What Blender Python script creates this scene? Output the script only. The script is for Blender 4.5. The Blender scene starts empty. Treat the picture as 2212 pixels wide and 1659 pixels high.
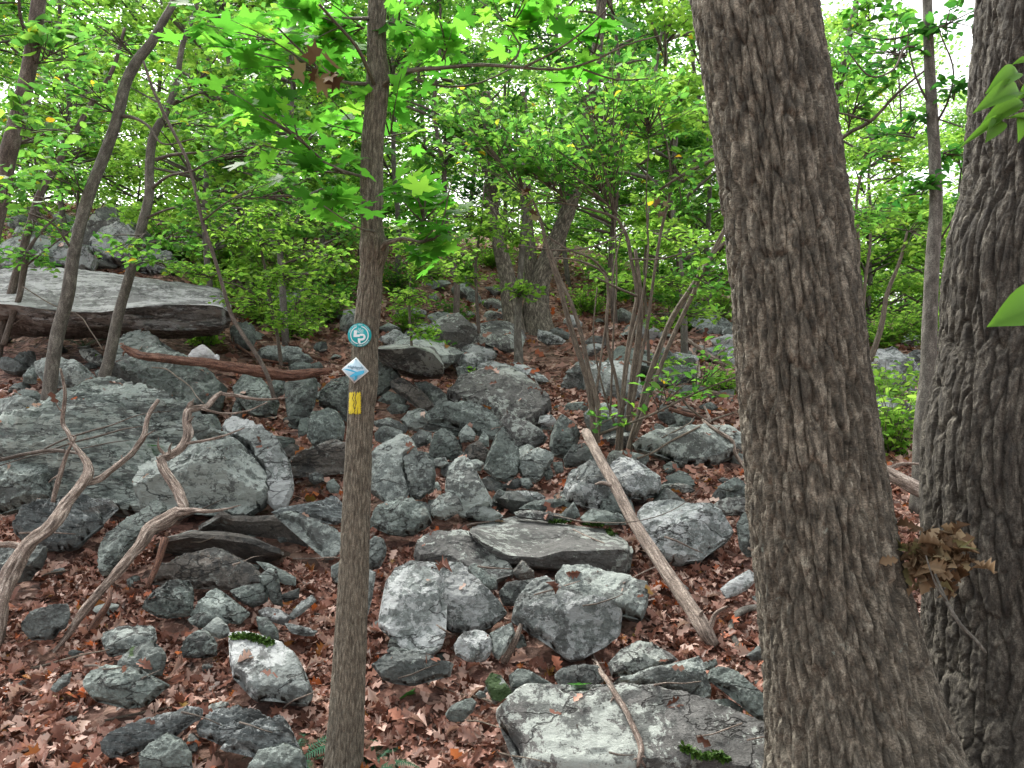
import bpy, math, random
import numpy as np
from mathutils import Vector
from mathutils.bvhtree import BVHTree
from mathutils.geometry import delaunay_2d_cdt

C = bpy.context.scene
COL = C.collection
R = math.radians
rng = np.random.default_rng(7)
random.seed(7)

# ------------------------------------------------------------------ camera, sky, sun
CAM_Z = 1.6
F = 1671.0                      # focal length in units of a 2212 px wide picture
cam_d = bpy.data.cameras.new('camera'); cam = bpy.data.objects.new('camera', cam_d); COL.objects.link(cam)
cam.location = (0, 0, CAM_Z); cam.rotation_euler = (R(90), 0, 0)
cam_d.sensor_width = 36; cam_d.lens = 36 * F / 2212; cam_d.clip_start = 0.05; cam_d.clip_end = 2000
C.camera = cam
SUN_EL, SUN_AZ = R(52), R(-35)          # azimuth measured from +Y towards +X
w = bpy.data.worlds.new('World'); C.world = w; w.use_nodes = True
nt = w.node_tree; bg = nt.nodes['Background']
sky = nt.nodes.new('ShaderNodeTexSky'); sky.sky_type = 'NISHITA'; sky.sun_disc = False
sky.sun_elevation = SUN_EL; sky.sun_rotation = SUN_AZ; sky.dust_density = 4; sky.air_density = 1.2
hs = nt.nodes.new('ShaderNodeHueSaturation'); hs.inputs['Saturation'].default_value = 0.12
nt.links.new(sky.outputs[0], hs.inputs['Color']); nt.links.new(hs.outputs[0], bg.inputs[0])
bg.inputs[1].default_value = 0.15
sl = bpy.data.lights.new('sun', 'SUN'); sl.energy = 1.5; sl.angle = R(14); sl.color = (1, .95, .86)
so = bpy.data.objects.new('sun', sl); COL.objects.link(so)
sdir = Vector((math.sin(SUN_AZ) * math.cos(SUN_EL), math.cos(SUN_AZ) * math.cos(SUN_EL), math.sin(SUN_EL)))
so.rotation_euler = sdir.to_track_quat('Z', 'Y').to_euler()
C.view_settings.view_transform = 'Standard'; C.view_settings.look = 'None'
C.view_settings.exposure = 1.78; C.view_settings.gamma = 1
C.render.engine = 'CYCLES'
C.cycles.max_bounces = 8; C.cycles.transmission_bounces = 6; C.cycles.diffuse_bounces = 5; C.cycles.glossy_bounces = 2
C.cycles.use_adaptive_sampling = True; C.cycles.use_denoising = True

# ------------------------------------------------------------------ noise
def hash3(i, j, k, s=0):
    h = (i.astype(np.int64) * 73856093) ^ (j.astype(np.int64) * 19349663) ^ (k.astype(np.int64) * 83492791) ^ (s * 2654435761)
    h = (h ^ (h >> 13)) * 1274126177 & 0x7fffffff
    h = (h ^ (h >> 16)) * 668265263 & 0x7fffffff
    return (h ^ (h >> 15)) / 2147483647.0
def vnoise(p, s=0):
    p = np.asarray(p, float); f = np.floor(p); t = p - f; t = t * t * (3 - 2 * t)
    i, j, k = f[..., 0], f[..., 1], f[..., 2]; r = 0
    for a in (0, 1):
        wa = t[..., 0] if a else 1 - t[..., 0]
        for b in (0, 1):
            wb = t[..., 1] if b else 1 - t[..., 1]
            for c in (0, 1):
                wc = t[..., 2] if c else 1 - t[..., 2]
                r = r + wa * wb * wc * hash3(i + a, j + b, k + c, s)
    return r * 2 - 1
def fbm(p, n=4, s=0, g=.5):
    a = 1; r = 0; p = np.asarray(p, float)
    for o in range(n): r = r + a * vnoise(p, s + o); p = p * 2.03 + 17.1; a *= g
    return r
def worley2(x, y, perx, s=0):          # F1, F2 and cell id, periodic in x
    fx, fy = np.floor(x), np.floor(y)
    d1 = np.full(x.shape, 9.); d2 = d1.copy(); idc = np.zeros(x.shape)
    for a in (-1, 0, 1):
        for b in (-1, 0, 1):
            ci, cj = fx + a, fy + b; cm = np.mod(ci, perx)
            px = ci + hash3(cm, cj, cj * 0, s + 1); py = cj + hash3(cm, cj, cj * 0, s + 2)
            d = np.hypot(px - x, py - y); idv = hash3(cm, cj, cj * 0, s + 3)
            n1 = d < d1
            d2 = np.where(n1, d1, np.minimum(d2, d)); idc = np.where(n1, idv, idc); d1 = np.where(n1, d, d1)
    return d1, d2, idc

# ------------------------------------------------------------------ terrain
YS = np.array([-40, 0, 3, 4.5, 6, 8, 10, 13, 17, 22, 30, 60, 120, 300.])
US = np.array([-1.0, -.6, -.3, 0, .25, .5, 1.0])
ZT = np.array([
    [-1.2, 0, .10, .50, .92, 1.55, 2.25, 3.7, 5.3, 6.9, 9.0, 14, 18, 18],
    [-1.2, 0, .10, .50, .92, 1.52, 2.15, 3.5, 5.0, 6.5, 8.6, 13.5, 17, 17],
    [-1.2, 0, .08, .45, .88, 1.46, 1.98, 3.0, 4.4, 5.9, 8.0, 13, 17, 17],
    [-1.2, 0, .08, .45, .85, 1.40, 1.85, 2.65, 3.75, 5.2, 7.4, 12.5, 16, 16],
    [-1.2, 0, .08, .45, .85, 1.35, 1.75, 2.4, 3.2, 4.2, 5.7, 9.8, 13, 13],
    [-1.2, 0, .08, .48, .85, 1.25, 1.60, 2.05, 2.5, 3.0, 3.9, 7.0, 10, 10],
    [-1.2, 0, .08, .48, .80, 1.15, 1.45, 1.8, 2.1, 2.4, 2.9, 4.6, 6, 6]])
def zt(x, y):
    x = np.asarray(x, float); y = np.asarray(y, float)
    u = np.clip(x / np.maximum(y, 3.0), -1, 1)
    iu = np.clip(np.searchsorted(US, u) - 1, 0, len(US) - 2); iy = np.clip(np.searchsorted(YS, y) - 1, 0, len(YS) - 2)
    tu = np.clip((u - US[iu]) / (US[iu + 1] - US[iu]), 0, 1); ty = np.clip((y - YS[iy]) / (YS[iy + 1] - YS[iy]), 0, 1)
    tu = tu * tu * (3 - 2 * tu)
    z = (ZT[iu, iy] * (1 - ty) + ZT[iu, iy + 1] * ty) * (1 - tu) + (ZT[iu + 1, iy] * (1 - ty) + ZT[iu + 1, iy + 1] * ty) * tu
    p = np.stack([x * .9, y * .9, x * 0], -1)
    return z + .05 * fbm(p, 3, 5) * np.clip(y / 5, .4, 2.5)
def ray(px, py): return np.array([(px - 1106) / F, 1.0, (829.5 - py) / F])
_ys = np.concatenate([np.arange(1.6, 14, .02), np.arange(14, 140, .15)])
def ground(px, py):
    d = ray(px, py); zz = CAM_Z + _ys * d[2]; g = zt(_ys * d[0], _ys)
    k = np.nonzero(zz <= g)[0]
    y = _ys[k[0]] if len(k) else 60.0
    return np.array([d[0] * y, y, float(zt(d[0] * y, y))])
def at(px, py, Y): d = ray(px, py); return np.array([d[0] * Y, Y, CAM_Z + d[2] * Y])

# ------------------------------------------------------------------ object helpers
def mesh_np(name, v, f, mat, parent=None, attr=None, smooth=True, sharp=0):
    """v (N,3); f (M,3) or (M,4); one mesh object"""
    v = np.asarray(v, np.float32); f = np.asarray(f, np.int32); m = bpy.data.meshes.new(name)
    n = f.shape[1]
    m.vertices.add(len(v)); m.vertices.foreach_set('co', v.ravel())
    m.loops.add(f.size); m.loops.foreach_set('vertex_index', f.ravel())
    m.polygons.add(len(f)); m.polygons.foreach_set('loop_start', np.arange(0, f.size, n, dtype=np.int32))
    m.polygons.foreach_set('loop_total', np.full(len(f), n, np.int32))
    if smooth: m.polygons.foreach_set('use_smooth', np.ones(len(f), bool))
    if attr is not None:
        a = m.attributes.new('tub', 'FLOAT_VECTOR', 'POINT'); a.data.foreach_set('vector', np.asarray(attr, np.float32).ravel())
    m.update(calc_edges=True); m.validate()
    if sharp: m.set_sharp_from_angle(angle=R(sharp))
    m.materials.append(mat)
    o = bpy.data.objects.new(name, m); COL.objects.link(o)
    if parent is not None: o.parent = parent
    return o
def tag(o, label=None, cat=None, group=None, kind=None):
    if label: o['label'] = label
    if cat: o['category'] = cat
    if group: o['group'] = group
    if kind: o['kind'] = kind
    return o
def empty(name, loc, label, cat, group=None):
    o = bpy.data.objects.new(name, None); COL.objects.link(o); o.location = tuple(loc); o.empty_display_size = .1
    return tag(o, label, cat, group)

# ------------------------------------------------------------------ materials
def newmat(name):
    m = bpy.data.materials.new(name); m.use_nodes = True; t = m.node_tree
    return m, t, t.nodes['Principled BSDF'], t.nodes['Material Output']
def nd(t, typ, **k):
    n = t.nodes.new(typ)
    for a, b in k.items(): setattr(n, a, b)
    return n
def noise_n(t, vec, scale, detail=6, rough=.6, dist=0):
    n = nd(t, 'ShaderNodeTexNoise'); n.inputs['Scale'].default_value = scale; n.inputs['Detail'].default_value = detail
    n.inputs['Roughness'].default_value = rough; n.inputs['Distortion'].default_value = dist
    t.links.new(vec, n.inputs['Vector']); return n.outputs[0]
def ramp(t, fac, stops):
    r = nd(t, 'ShaderNodeValToRGB'); e = r.color_ramp.elements
    while len(e) < len(stops): e.new(.5)
    for a, (p, c) in zip(e, stops): a.position = p; a.color = (*c, 1) if len(c) == 3 else c
    t.links.new(fac, r.inputs[0]); return r.outputs[0]
def mixc(t, fac, a, b, mode='MIX'):
    m = nd(t, 'ShaderNodeMix', data_type='RGBA', blend_type=mode)
    for s, v in ((0, fac), (6, a), (7, b)):
        if hasattr(v, 'links'): t.links.new(v, m.inputs[s])
        else: m.inputs[s].default_value = v if s == 0 else (*v, 1)
    return m.outputs[2]
def mth(t, op, a, b=0.0):
    m = nd(t, 'ShaderNodeMath', operation=op)
    for s, v in ((0, a), (1, b)):
        if hasattr(v, 'links'): t.links.new(v, m.inputs[s])
        else: m.inputs[s].default_value = v
    return m.outputs[0]
def bump(t, bs, h, strength, dist):
    b = nd(t, 'ShaderNodeBump'); b.inputs['Strength'].default_value = strength; b.inputs['Distance'].default_value = dist
    t.links.new(h, b.inputs['Height']); t.links.new(b.outputs[0], bs.inputs['Normal'])

def rock_mat(name, lo, hi, lich, dark, lichc=(.50, .53, .49), moss=0, stretch=(1, 1, 2.6), rust=.35, aniso=False):
    """schist: mottled body colour, crusty pale lichen, dark lichen, rusty and mossy patches"""
    m, t, bs, out = newmat(name)
    tc = nd(t, 'ShaderNodeTexCoord'); oi = nd(t, 'ShaderNodeObjectInfo')
    add = nd(t, 'ShaderNodeVectorMath', operation='MULTIPLY_ADD')
    t.links.new(oi.outputs['Random'], add.inputs[0]); add.inputs[1].default_value = (37, 53, 71)
    t.links.new(tc.outputs['Object'], add.inputs[2])
    v = add.outputs[0]
    mp = nd(t, 'ShaderNodeMapping'); mp.inputs['Scale'].default_value = stretch; mp.inputs['Rotation'].default_value = (.35, .25, .2)
    t.links.new(v, mp.inputs[0]); vs = mp.outputs[0]
    n1 = noise_n(t, vs, 3.0, 8, .65); col = ramp(t, n1, [(.32, lo), (.66, hi)])
    n5 = noise_n(t, v, 42, 5, .75); col = mixc(t, .55, col, ramp(t, n5, [(.34, (.12, .12, .12)), (.66, (.92, .92, .92))]), 'OVERLAY')
    if rust:
        n6 = noise_n(t, vs, 2.2, 5, .6); col = mixc(t, ramp(t, n6, [(.62, (0, 0, 0)), (.74, (rust,) * 3)]), col, (.17, .105, .07))
    if aniso: v0 = v; v = vs
    n2 = noise_n(t, v, 17.0 if not aniso else 8.0, 9, .74, .3)
    n2b = noise_n(t, v, 1.9, 3, .5)
    s = mth(t, 'ADD', n2, mth(t, 'MULTIPLY', n2b, .8))
    col = mixc(t, ramp(t, s, [(.98 - lich, (0, 0, 0)), (1.0 - lich, (.78, .78, .78))]), col, lichc)
    n3 = noise_n(t, v, 13.0, 9, .75); n3b = noise_n(t, v, 2.6, 3, .5)
    s3 = mth(t, 'ADD', n3, mth(t, 'MULTIPLY', n3b, .8))
    col = mixc(t, ramp(t, s3, [(.97 - dark, (0, 0, 0)), (1.03 - dark, (.8, .8, .8))]), col, (.055, .058, .055))
    if moss:
        n4 = noise_n(t, v, 7, 6, .6); ge = nd(t, 'ShaderNodeNewGeometry'); sx = nd(t, 'ShaderNodeSeparateXYZ'); t.links.new(ge.outputs['Normal'], sx.inputs[0])
        col = mixc(t, ramp(t, mth(t, 'ADD', n4, mth(t, 'MULTIPLY', sx.outputs[2], .08)), [(.70 - moss, (0, 0, 0)), (.73 - moss, (1, 1, 1))]), col, (.035, .075, .015))
    mp2 = nd(t, 'ShaderNodeHueSaturation'); mp2.inputs['Saturation'].default_value = 1.0
    t.links.new(mth(t, 'ADD', mth(t, 'MULTIPLY', oi.outputs['Random'], .45), .78), mp2.inputs['Value']); t.links.new(col, mp2.inputs['Color'])
    t.links.new(mp2.outputs[0], bs.inputs['Base Color']); bs.inputs['Roughness'].default_value = .82
    h = mth(t, 'ADD', mth(t, 'MULTIPLY', noise_n(t, vs, 14, 9, .72), 1.0), mth(t, 'MULTIPLY', n5, .45))
    h = mth(t, 'ADD', h, mth(t, 'MULTIPLY', n2, .4))
    ck = nd(t, 'ShaderNodeTexVoronoi', feature='DISTANCE_TO_EDGE'); ck.inputs['Scale'].default_value = 1.0; ck.inputs['Randomness'].default_value = 1
    nk = nd(t, 'ShaderNodeTexNoise'); nk.inputs['Scale'].default_value = 3.5; nk.inputs['Detail'].default_value = 6; t.links.new(vs, nk.inputs['Vector'])
    wk = nd(t, 'ShaderNodeVectorMath', operation='MULTIPLY_ADD'); t.links.new(nk.outputs['Color'], wk.inputs[0]); wk.inputs[1].default_value = (.9, .9, .9); t.links.new(vs, wk.inputs[2]); t.links.new(wk.outputs[0], ck.inputs['Vector'])
    cr_ = ramp(t, ck.outputs['Distance'], [(0.0, (.15, .15, .15)), (.012, (1, 1, 1))])
    h = mth(t, 'ADD', h, mth(t, 'MULTIPLY', cr_, .9))
    col2 = mixc(t, cr_, (.03, .03, .028), mp2.outputs[0]); t.links.new(col2, bs.inputs['Base Color'])
    bump(t, bs, h, 1., .034)
    return m
G = {}
G['lichen'] = rock_mat('lichened_rock', (.11, .128, .12), (.20, .228, .212), .08, .01, (.36, .40, .37))
G['pale'] = rock_mat('pale_rock', (.14, .158, .152), (.24, .265, .252), .11, .0, (.46, .48, .475))
G['boulder'] = rock_mat('boulder_rock', (.10, .12, .11), (.20, .23, .21), .11, .02, (.38, .43, .39), stretch=(1, 1, 4.5), aniso=True)
G['ledge'] = rock_mat('ledge_rock', (.10, .10, .098), (.21, .215, .21), .09, .03, (.40, .41, .40), stretch=(1, 1, 5), aniso=True)
G['green'] = rock_mat('greenish_rock', (.09, .11, .10), (.17, .20, .182), .0, .02, (.32, .37, .34))
G['dark'] = rock_mat('dark_rock', (.065, .075, .072), (.14, .155, .145), .02, .03, (.34, .38, .35))
G['flat'] = rock_mat('weathered_slab', (.085, .083, .078), (.155, .155, .147), .07, .02, (.42, .46, .42))
G['mossy'] = rock_mat('mossy_rock', (.085, .10, .09), (.19, .215, .20), .05, .03, (.38, .42, .38), moss=.13)
G['strata'] = rock_mat('banded_rock', (.06, .07, .07), (.21, .235, .23), .05, .05, (.42, .45, .44), stretch=(1, 1.2, 7))
G['brown'] = rock_mat('brown_rock', (.085, .075, .062), (.19, .175, .155), .0, .02, (.34, .36, .33), rust=.7)
G['quartz'] = rock_mat('white_quartz', (.5, .5, .5), (.75, .75, .74), .1, -.12, (.8, .8, .8), rust=.1)

def bark_mat(name, c1, c2, c3, scale=1.0, lichen=0., st=6, bs_=.6, dist=.01):
    """c1 dark, c2 body, c3 pale flecks; runs along the stem with the 'tub' attribute"""
    m, t, bs, out = newmat(name)
    at_ = nd(t, 'ShaderNodeAttribute', attribute_name='tub')
    mp = nd(t, 'ShaderNodeMapping'); mp.inputs['Scale'].default_value = (st, st, 1)
    t.links.new(at_.outputs['Vector'], mp.inputs[0]); v = mp.outputs[0]
    n1 = noise_n(t, v, 6 * scale, 8, .7, .4); n2 = noise_n(t, at_.outputs['Vector'], 90 * scale, 4, .7)
    n3 = noise_n(t, at_.outputs['Vector'], 4, 3, .5)
    col = ramp(t, n1, [(.34, c1), (.5, c2), (.66, c3)])
    col = mixc(t, .6, col, ramp(t, n2, [(.36, (.10, .10, .10)), (.64, (.92, .92, .92))]), 'OVERLAY')
    col = mixc(t, .35, col, ramp(t, n3, [(.3, (.35, .35, .35)), (.7, (.7, .7, .7))]), 'OVERLAY')
    if lichen:
        n4 = noise_n(t, at_.outputs['Vector'], 11, 7, .7)
        col = mixc(t, ramp(t, n4, [(.72 - lichen, (0, 0, 0)), (.75 - lichen, (.6, .6, .6))]), col, (.30, .36, .31))
    t.links.new(col, bs.inputs['Base Color']); bs.inputs['Roughness'].default_value = .9
    bump(t, bs, mth(t, 'ADD', n1, mth(t, 'MULTIPLY', n2, .35)), bs_, dist)
    return m
G['oak_bark'] = bark_mat('oak_bark', (.03, .028, .021), (.105, .092, .07), (.31, .28, .22), 2.2, .05, 3, 1., .02)
G['oak_bark_shaded'] = bark_mat('shaded_oak_bark', (.024, .021, .017), (.06, .053, .042), (.17, .155, .125), 2.2, .03, 3, 1., .02)  # same oak's bark, with the second trunk's shade put into its colours
G['maple_bark'] = bark_mat('maple_bark', (.043, .037, .027), (.125, .11, .082), (.27, .245, .19), 4.5, 0, 6, 1., .008)
G['grey_bark'] = bark_mat('grey_bark', (.045, .04, .034), (.095, .088, .074), (.19, .18, .155), 1.5, .03, 2.5, .6, .006)
G['dark_bark'] = bark_mat('dark_bark', (.035, .028, .022), (.085, .068, .055), (.16, .14, .12), 1.5, 0, 4, .6, .006)
G['shrub_bark'] = bark_mat('shrub_bark', (.042, .033, .025), (.10, .08, .06), (.20, .17, .13), 2.0, 0, 4, .5, .004)
G['dead_wood'] = bark_mat('dead_wood', (.04, .028, .022), (.20, .15, .12), (.50, .43, .37), 1.9, 0, 8, 1., .014)
G['grey_wood'] = bark_mat('grey_wood', (.08, .06, .048), (.21, .165, .135), (.38, .32, .27), 1.5, 0, 10, 1., .01)
G['red_wood'] = bark_mat('rotten_wood', (.035, .016, .011), (.13, .06, .038), (.28, .15, .10), 1.8, 0, 9, 1., .02)

def leaf_mat(name, stops, trans=.5, tgain=1.0, rough=.5):
    m, t, bs, out = newmat(name)
    ge = nd(t, 'ShaderNodeNewGeometry'); col = ramp(t, ge.outputs['Random Per Island'], stops)
    t.links.new(col, bs.inputs['Base Color']); bs.inputs['Roughness'].default_value = rough
    bs.inputs['Specular IOR Level'].default_value = .12
    if trans:
        tr = nd(t, 'ShaderNodeBsdfTranslucent'); g = mixc(t, 1.0, col, (tgain * 1.0, tgain * .95, tgain * .85), 'MULTIPLY')
        t.links.new(g, tr.inputs[0]); mx = nd(t, 'ShaderNodeMixShader'); mx.inputs[0].default_value = trans
        t.links.new(bs.outputs[0], mx.inputs[1]); t.links.new(tr.outputs[0], mx.inputs[2]); t.links.new(mx.outputs[0], out.inputs[0])
    return m
G['leaf_maple'] = leaf_mat('maple_leaf', [(0, (.035, .14, .015)), (.5, (.06, .22, .022)), (.85, (.10, .29, .03)), (1, (.17, .36, .04))], .64, 1.8)
G['leaf_mid'] = leaf_mat('understorey_leaf', [(0, (.035, .12, .022)), (.45, (.075, .21, .035)), (.9, (.14, .30, .045)), (.985, (.17, .35, .04)), (1, (.55, .33, .02))], .64, 1.8)
G['leaf_bright'] = leaf_mat('bright_leaf', [(0, (.075, .18, .028)), (.5, (.14, .29, .04)), (1, (.24, .40, .065))], .64, 1.8)
G['leaf_far'] = leaf_mat('far_leaf', [(0, (.09, .20, .05)), (.5, (.16, .31, .075)), (1, (.26, .42, .11))], .64, 1.8)
G['leaf_deep'] = leaf_mat('deep_green_leaf', [(0, (.02, .10, .018)), (.5, (.04, .16, .025)), (1, (.08, .24, .035))], .6, 1.4)
G['fern'] = leaf_mat('fern_green', [(0, (.018, .075, .04)), (1, (.035, .12, .06))], .35, 1.2)
G['litter'] = leaf_mat('fallen_leaf', [(0, (.04, .018, .012)), (.22, (.12, .05, .034)), (.5, (.29, .145, .108)), (.72, (.40, .25, .20)), (.93, (.50, .37, .31)), (.97, (.42, .10, .03)), (1, (.16, .11, .03))], .22, 1.0, .36)
G['dead_leaf'] = leaf_mat('withered_leaf', [(0, (.05, .025, .012)), (.4, (.14, .09, .05)), (.8, (.28, .21, .13)), (1, (.15, .15, .06))], .2, 1.0)
G['leaf_near'] = leaf_mat('near_leaf', [(0, (.05, .15, .02)), (1, (.11, .24, .03))], .35, 1.3, .4)
G['moss'] = leaf_mat('moss_green', [(0, (.02, .05, .008)), (1, (.05, .10, .015))], 0)
m, t, bs, out = newmat('forest_soil')
tc = nd(t, 'ShaderNodeTexCoord'); n1 = noise_n(t, tc.outputs['Object'], 9, 9, .75); n2 = noise_n(t, tc.outputs['Object'], 1.2, 4, .5)
col = ramp(t, n1, [(.34, (.025, .012, .009)), (.5, (.12, .052, .037)), (.64, (.30, .16, .12))])
vo = nd(t, 'ShaderNodeTexVoronoi'); vo.inputs['Scale'].default_value = 16; vo.inputs['Randomness'].default_value = 1
nw = nd(t, 'ShaderNodeTexNoise'); nw.inputs['Scale'].default_value = 14; t.links.new(tc.outputs['Object'], nw.inputs['Vector'])
wv_ = nd(t, 'ShaderNodeVectorMath', operation='MULTIPLY_ADD'); t.links.new(nw.outputs['Color'], wv_.inputs[0]); wv_.inputs[1].default_value = (.09, .09, .09); t.links.new(tc.outputs['Object'], wv_.inputs[2]); t.links.new(wv_.outputs[0], vo.inputs['Vector'])
sp_ = nd(t, 'ShaderNodeSeparateColor'); t.links.new(vo.outputs['Color'], sp_.inputs[0])
lc = ramp(t, sp_.outputs[0], [(.05, (.035, .016, .011)), (.35, (.13, .058, .042)), (.65, (.25, .125, .09)), (.9, (.40, .25, .19))]); col = mixc(t, .78, col, lc)
t.links.new(mixc(t, ramp(t, n2, [(.45, (0, 0, 0)), (.65, (.35, .35, .35))]), col, (.10, .085, .055)), bs.inputs['Base Color']); bs.inputs['Roughness'].default_value = .95
bump(t, bs, mth(t, 'ADD', n1, vo.outputs['Distance']), 1., .05); G['soil'] = m
def plain(name, c, rough=.5, metal=0, noise=.0):
    m, t, bs, out = newmat(name); bs.inputs['Roughness'].default_value = rough; bs.inputs['Metallic'].default_value = metal
    tc = nd(t, 'ShaderNodeTexCoord'); n = noise_n(t, tc.outputs['Object'], 60, 4, .6)
    lo = tuple(x * (1 - noise) for x in c)
    t.links.new(ramp(t, n, [(.35, lo), (.65, c)]), bs.inputs['Base Color']); return m
G['teal'] = plain('teal_plastic', (.0, .36, .40), .45, 0, .1); G['white'] = plain('white_print', (.72, .78, .80), .5, 0, .05)
G['pale_blue'] = plain('pale_blue_plastic', (.50, .68, .79), .55, 0, .06); G['sky_blue'] = plain('blue_print', (.05, .42, .66), .5, 0, .05)
G['slate_print'] = plain('slate_print', (.045, .14, .21), .5); G['nail'] = plain('nail_steel', (.09, .09, .12), .4, .8)
G['yellow'] = plain('yellow_paint', (.62, .50, .012), .6, 0, .25)

# ------------------------------------------------------------------ ground
gx = np.concatenate([-np.geomspace(400, 9, 60), np.arange(-8.9, 9, .09), np.geomspace(9, 400, 60)])
gy = np.concatenate([-np.geomspace(200, 4, 22), np.arange(-3.8, 2, .3), np.arange(2, 12, .07), np.geomspace(12, 500, 170)])
X, Y = np.meshgrid(gx, gy); Z = zt(X, Y)
Z = Z + .02 * fbm(np.stack([X * 4, Y * 4, X * 0], -1), 3, 9)
nx, ny = len(gx), len(gy); idx = np.arange(nx * ny).reshape(ny, nx)
fq = np.stack([idx[:-1, :-1], idx[:-1, 1:], idx[1:, 1:], idx[1:, :-1]], -1).reshape(-1, 4)
gv = np.stack([X, Y, Z], -1).reshape(-1, 3)
tag(mesh_np('ground', gv, fq, G['soil']), 'leaf covered stony hillside rising away from the trail', None, None, 'structure')
ACC_V = [gv]; ACC_F = [np.concatenate([fq[:, [0, 1, 2]], fq[:, [0, 2, 3]]])]; ACC_K = [np.zeros(len(fq) * 2, int)]; acc_n = [len(gv)]
def accumulate(v, f, kind):
    ACC_V.append(np.asarray(v)); ACC_F.append(np.asarray(f) + acc_n[0]); ACC_K.append(np.full(len(f), kind)); acc_n[0] += len(v)
# ------------------------------------------------------------------ rocks
TILE = {'A': (0, 1280, .6329), 'B': (0, 2050, .6329), 'C': (1300, 1280, .6329), 'D': (1300, 2050, .6329), 'E': (2400, 1280, .6329),
        'F': (2400, 2050, .6329), 'T': (0, 0, .8439), 'U': (1300, 0, .8439), 'V': (2696, 0, .8439)}
def P(tile, pts):               # measured points in the photograph -> picture units
    x0, y0, s = TILE[tile]
    return [((x0 + s * a) / 1.8517, (y0 + s * b) / 1.8517) for a, b in pts]
def seg_dist(p, a, b):
    ab = b - a; L = (ab * ab).sum(-1) + 1e-12
    t = np.clip(((p[:, None, :] - a) * ab).sum(-1) / L, 0, 1)
    return np.sqrt((((p[:, None, :] - (a + t[..., None] * ab)) ** 2).sum(-1)).min(1))
def inside(p, poly):
    x, y = p[:, 0], p[:, 1]; r = np.zeros(len(p), bool); n = len(poly)
    for i in range(n):
        x1, y1 = poly[i]; x2, y2 = poly[(i + 1) % n]
        c = ((y1 > y) != (y2 > y)) & (x < (x2 - x1) * (y - y1) / (y2 - y1 + 1e-12) + x1); r ^= c
    return r
def slab_mesh(poly, bulge, thick, seed, layer=0, res=20, ridge=None, tilt=.5, under=.55):
    """poly: outline in the rock's own plane (metres). Returns front/back surfaces as (u, v, height) and triangles"""
    poly = np.array(poly, float); n = len(poly); r = np.random.default_rng(seed)
    span = max(np.ptp(poly[:, 0]), np.ptp(poly[:, 1])); g = span / res
    out = []
    for i in range(n):
        a, b = poly[i], poly[(i + 1) % n]; L = np.linalg.norm(b - a); k = max(1, int(L / g))
        nn = np.array([-(b - a)[1], (b - a)[0]]) / (L + 1e-9)
        for j in range(k):
            t_ = j / k; q = a + (b - a) * t_
            am = .15 * min(L, span * .3) * math.sin(math.pi * t_) if k > 1 else 0
            q = q + nn * am * float(fbm(np.array([q[0] / span * 9 + seed, q[1] / span * 9, seed * .7]), 2, 3))
            out.append(q)
    bd = np.array(out); nb = len(bd)
    a = bd; b = np.roll(bd, -1, 0)
    lo, hi = bd.min(0), bd.max(0)
    xs, ys = np.arange(lo[0], hi[0], g), np.arange(lo[1], hi[1], g * .87)
    gxx, gyy = np.meshgrid(xs, ys); gxx[1::2] += g / 2
    pt = np.stack([gxx.ravel(), gyy.ravel()], -1) + r.uniform(-.18, .18, (gxx.size, 2)) * g
    pt = pt[inside(pt, bd)]
    if len(pt) == 0: pt = bd.mean(0)[None]
    d = seg_dist(pt, a, b); keep = d > g * .45; pt, d = pt[keep], d[keep]
    if len(pt) == 0: pt = bd.mean(0)[None]; d = np.array([span * .1])
    allp = np.concatenate([bd, pt])
    res_ = delaunay_2d_cdt([Vector(q) for q in allp], [(i, (i + 1) % nb) for i in range(nb)], [], 1, 1e-7, True)
    vv = np.array([(q.x, q.y) for q in res_[0]]); ff = np.array([tuple(q) for q in res_[2] if len(q) == 3])
    dd = seg_dist(vv, a, b); onb = dd < g * .02
    Rr = max(dd.max(), 1e-3); B = bulge * Rr
    c0 = vv.mean(0); q = (vv - c0) / span
    # chiselled front: flat facets, plus a steeper rim
    cap = np.full(len(vv), B)
    ysplit = ridge if ridge is not None else r.uniform(-.12, .12)
    vn = (vv[:, 1] - lo[1]) / (hi[1] - lo[1] + 1e-9)
    rs = .38 if ridge is None else ridge
    rs = rs + .10 * fbm(np.stack([vv[:, 0] / span * 3, vv[:, 0] * 0 + seed, vv[:, 0] * 0], -1), 2, 8)
    below = np.clip((rs - vn) / np.maximum(rs, .05), 0, 1)
    cap = cap - tilt * B * np.clip((vn - rs), 0, 1) * 1.3 + B * .0 - B * under * below ** 1.3 * (tilt > 0)
    for k in range(6):
        th = k * 1.05 + r.uniform(-.5, .5); off = r.uniform(-.05, .30); sl_ = r.uniform(.4, 1.7)
        cap = np.minimum(cap, B * (1 + r.uniform(-.1, .12)) - B * sl_ * (q @ np.array([math.cos(th), math.sin(th)]) - off) * 1.5)
    rimw = r.uniform(1.3, 2.2)
    h = np.minimum(np.maximum(cap, B * .10), rimw * B * (dd / max(Rr * .26, g * 2.0)) ** .9)
    pp = np.stack([vv[:, 0], vv[:, 1], h], -1) / span
    nz = fbm(pp * 5 + seed, 4, 11) * .085 * B + fbm(pp * 18 + seed, 3, 12) * .05 * B
    # fractured steps
    stp = fbm(pp * 3.2 + seed * 1.7, 2, 14); nz = nz + B * .22 * (np.floor(stp * 3) / 3 - stp) * (dd > 0)
    if layer:
        s_ = vv[:, 1] / span * 16 * layer + 1.2 * vv[:, 0] / span + fbm(pp * 3 + seed, 2, 13) * 1.5
        nz = nz + B * .24 * ((s_ % 1) - .5)
    fade = np.clip(dd / (Rr * .15), 0, 1)
    h = h + nz * fade; h[onb] = 0
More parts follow.
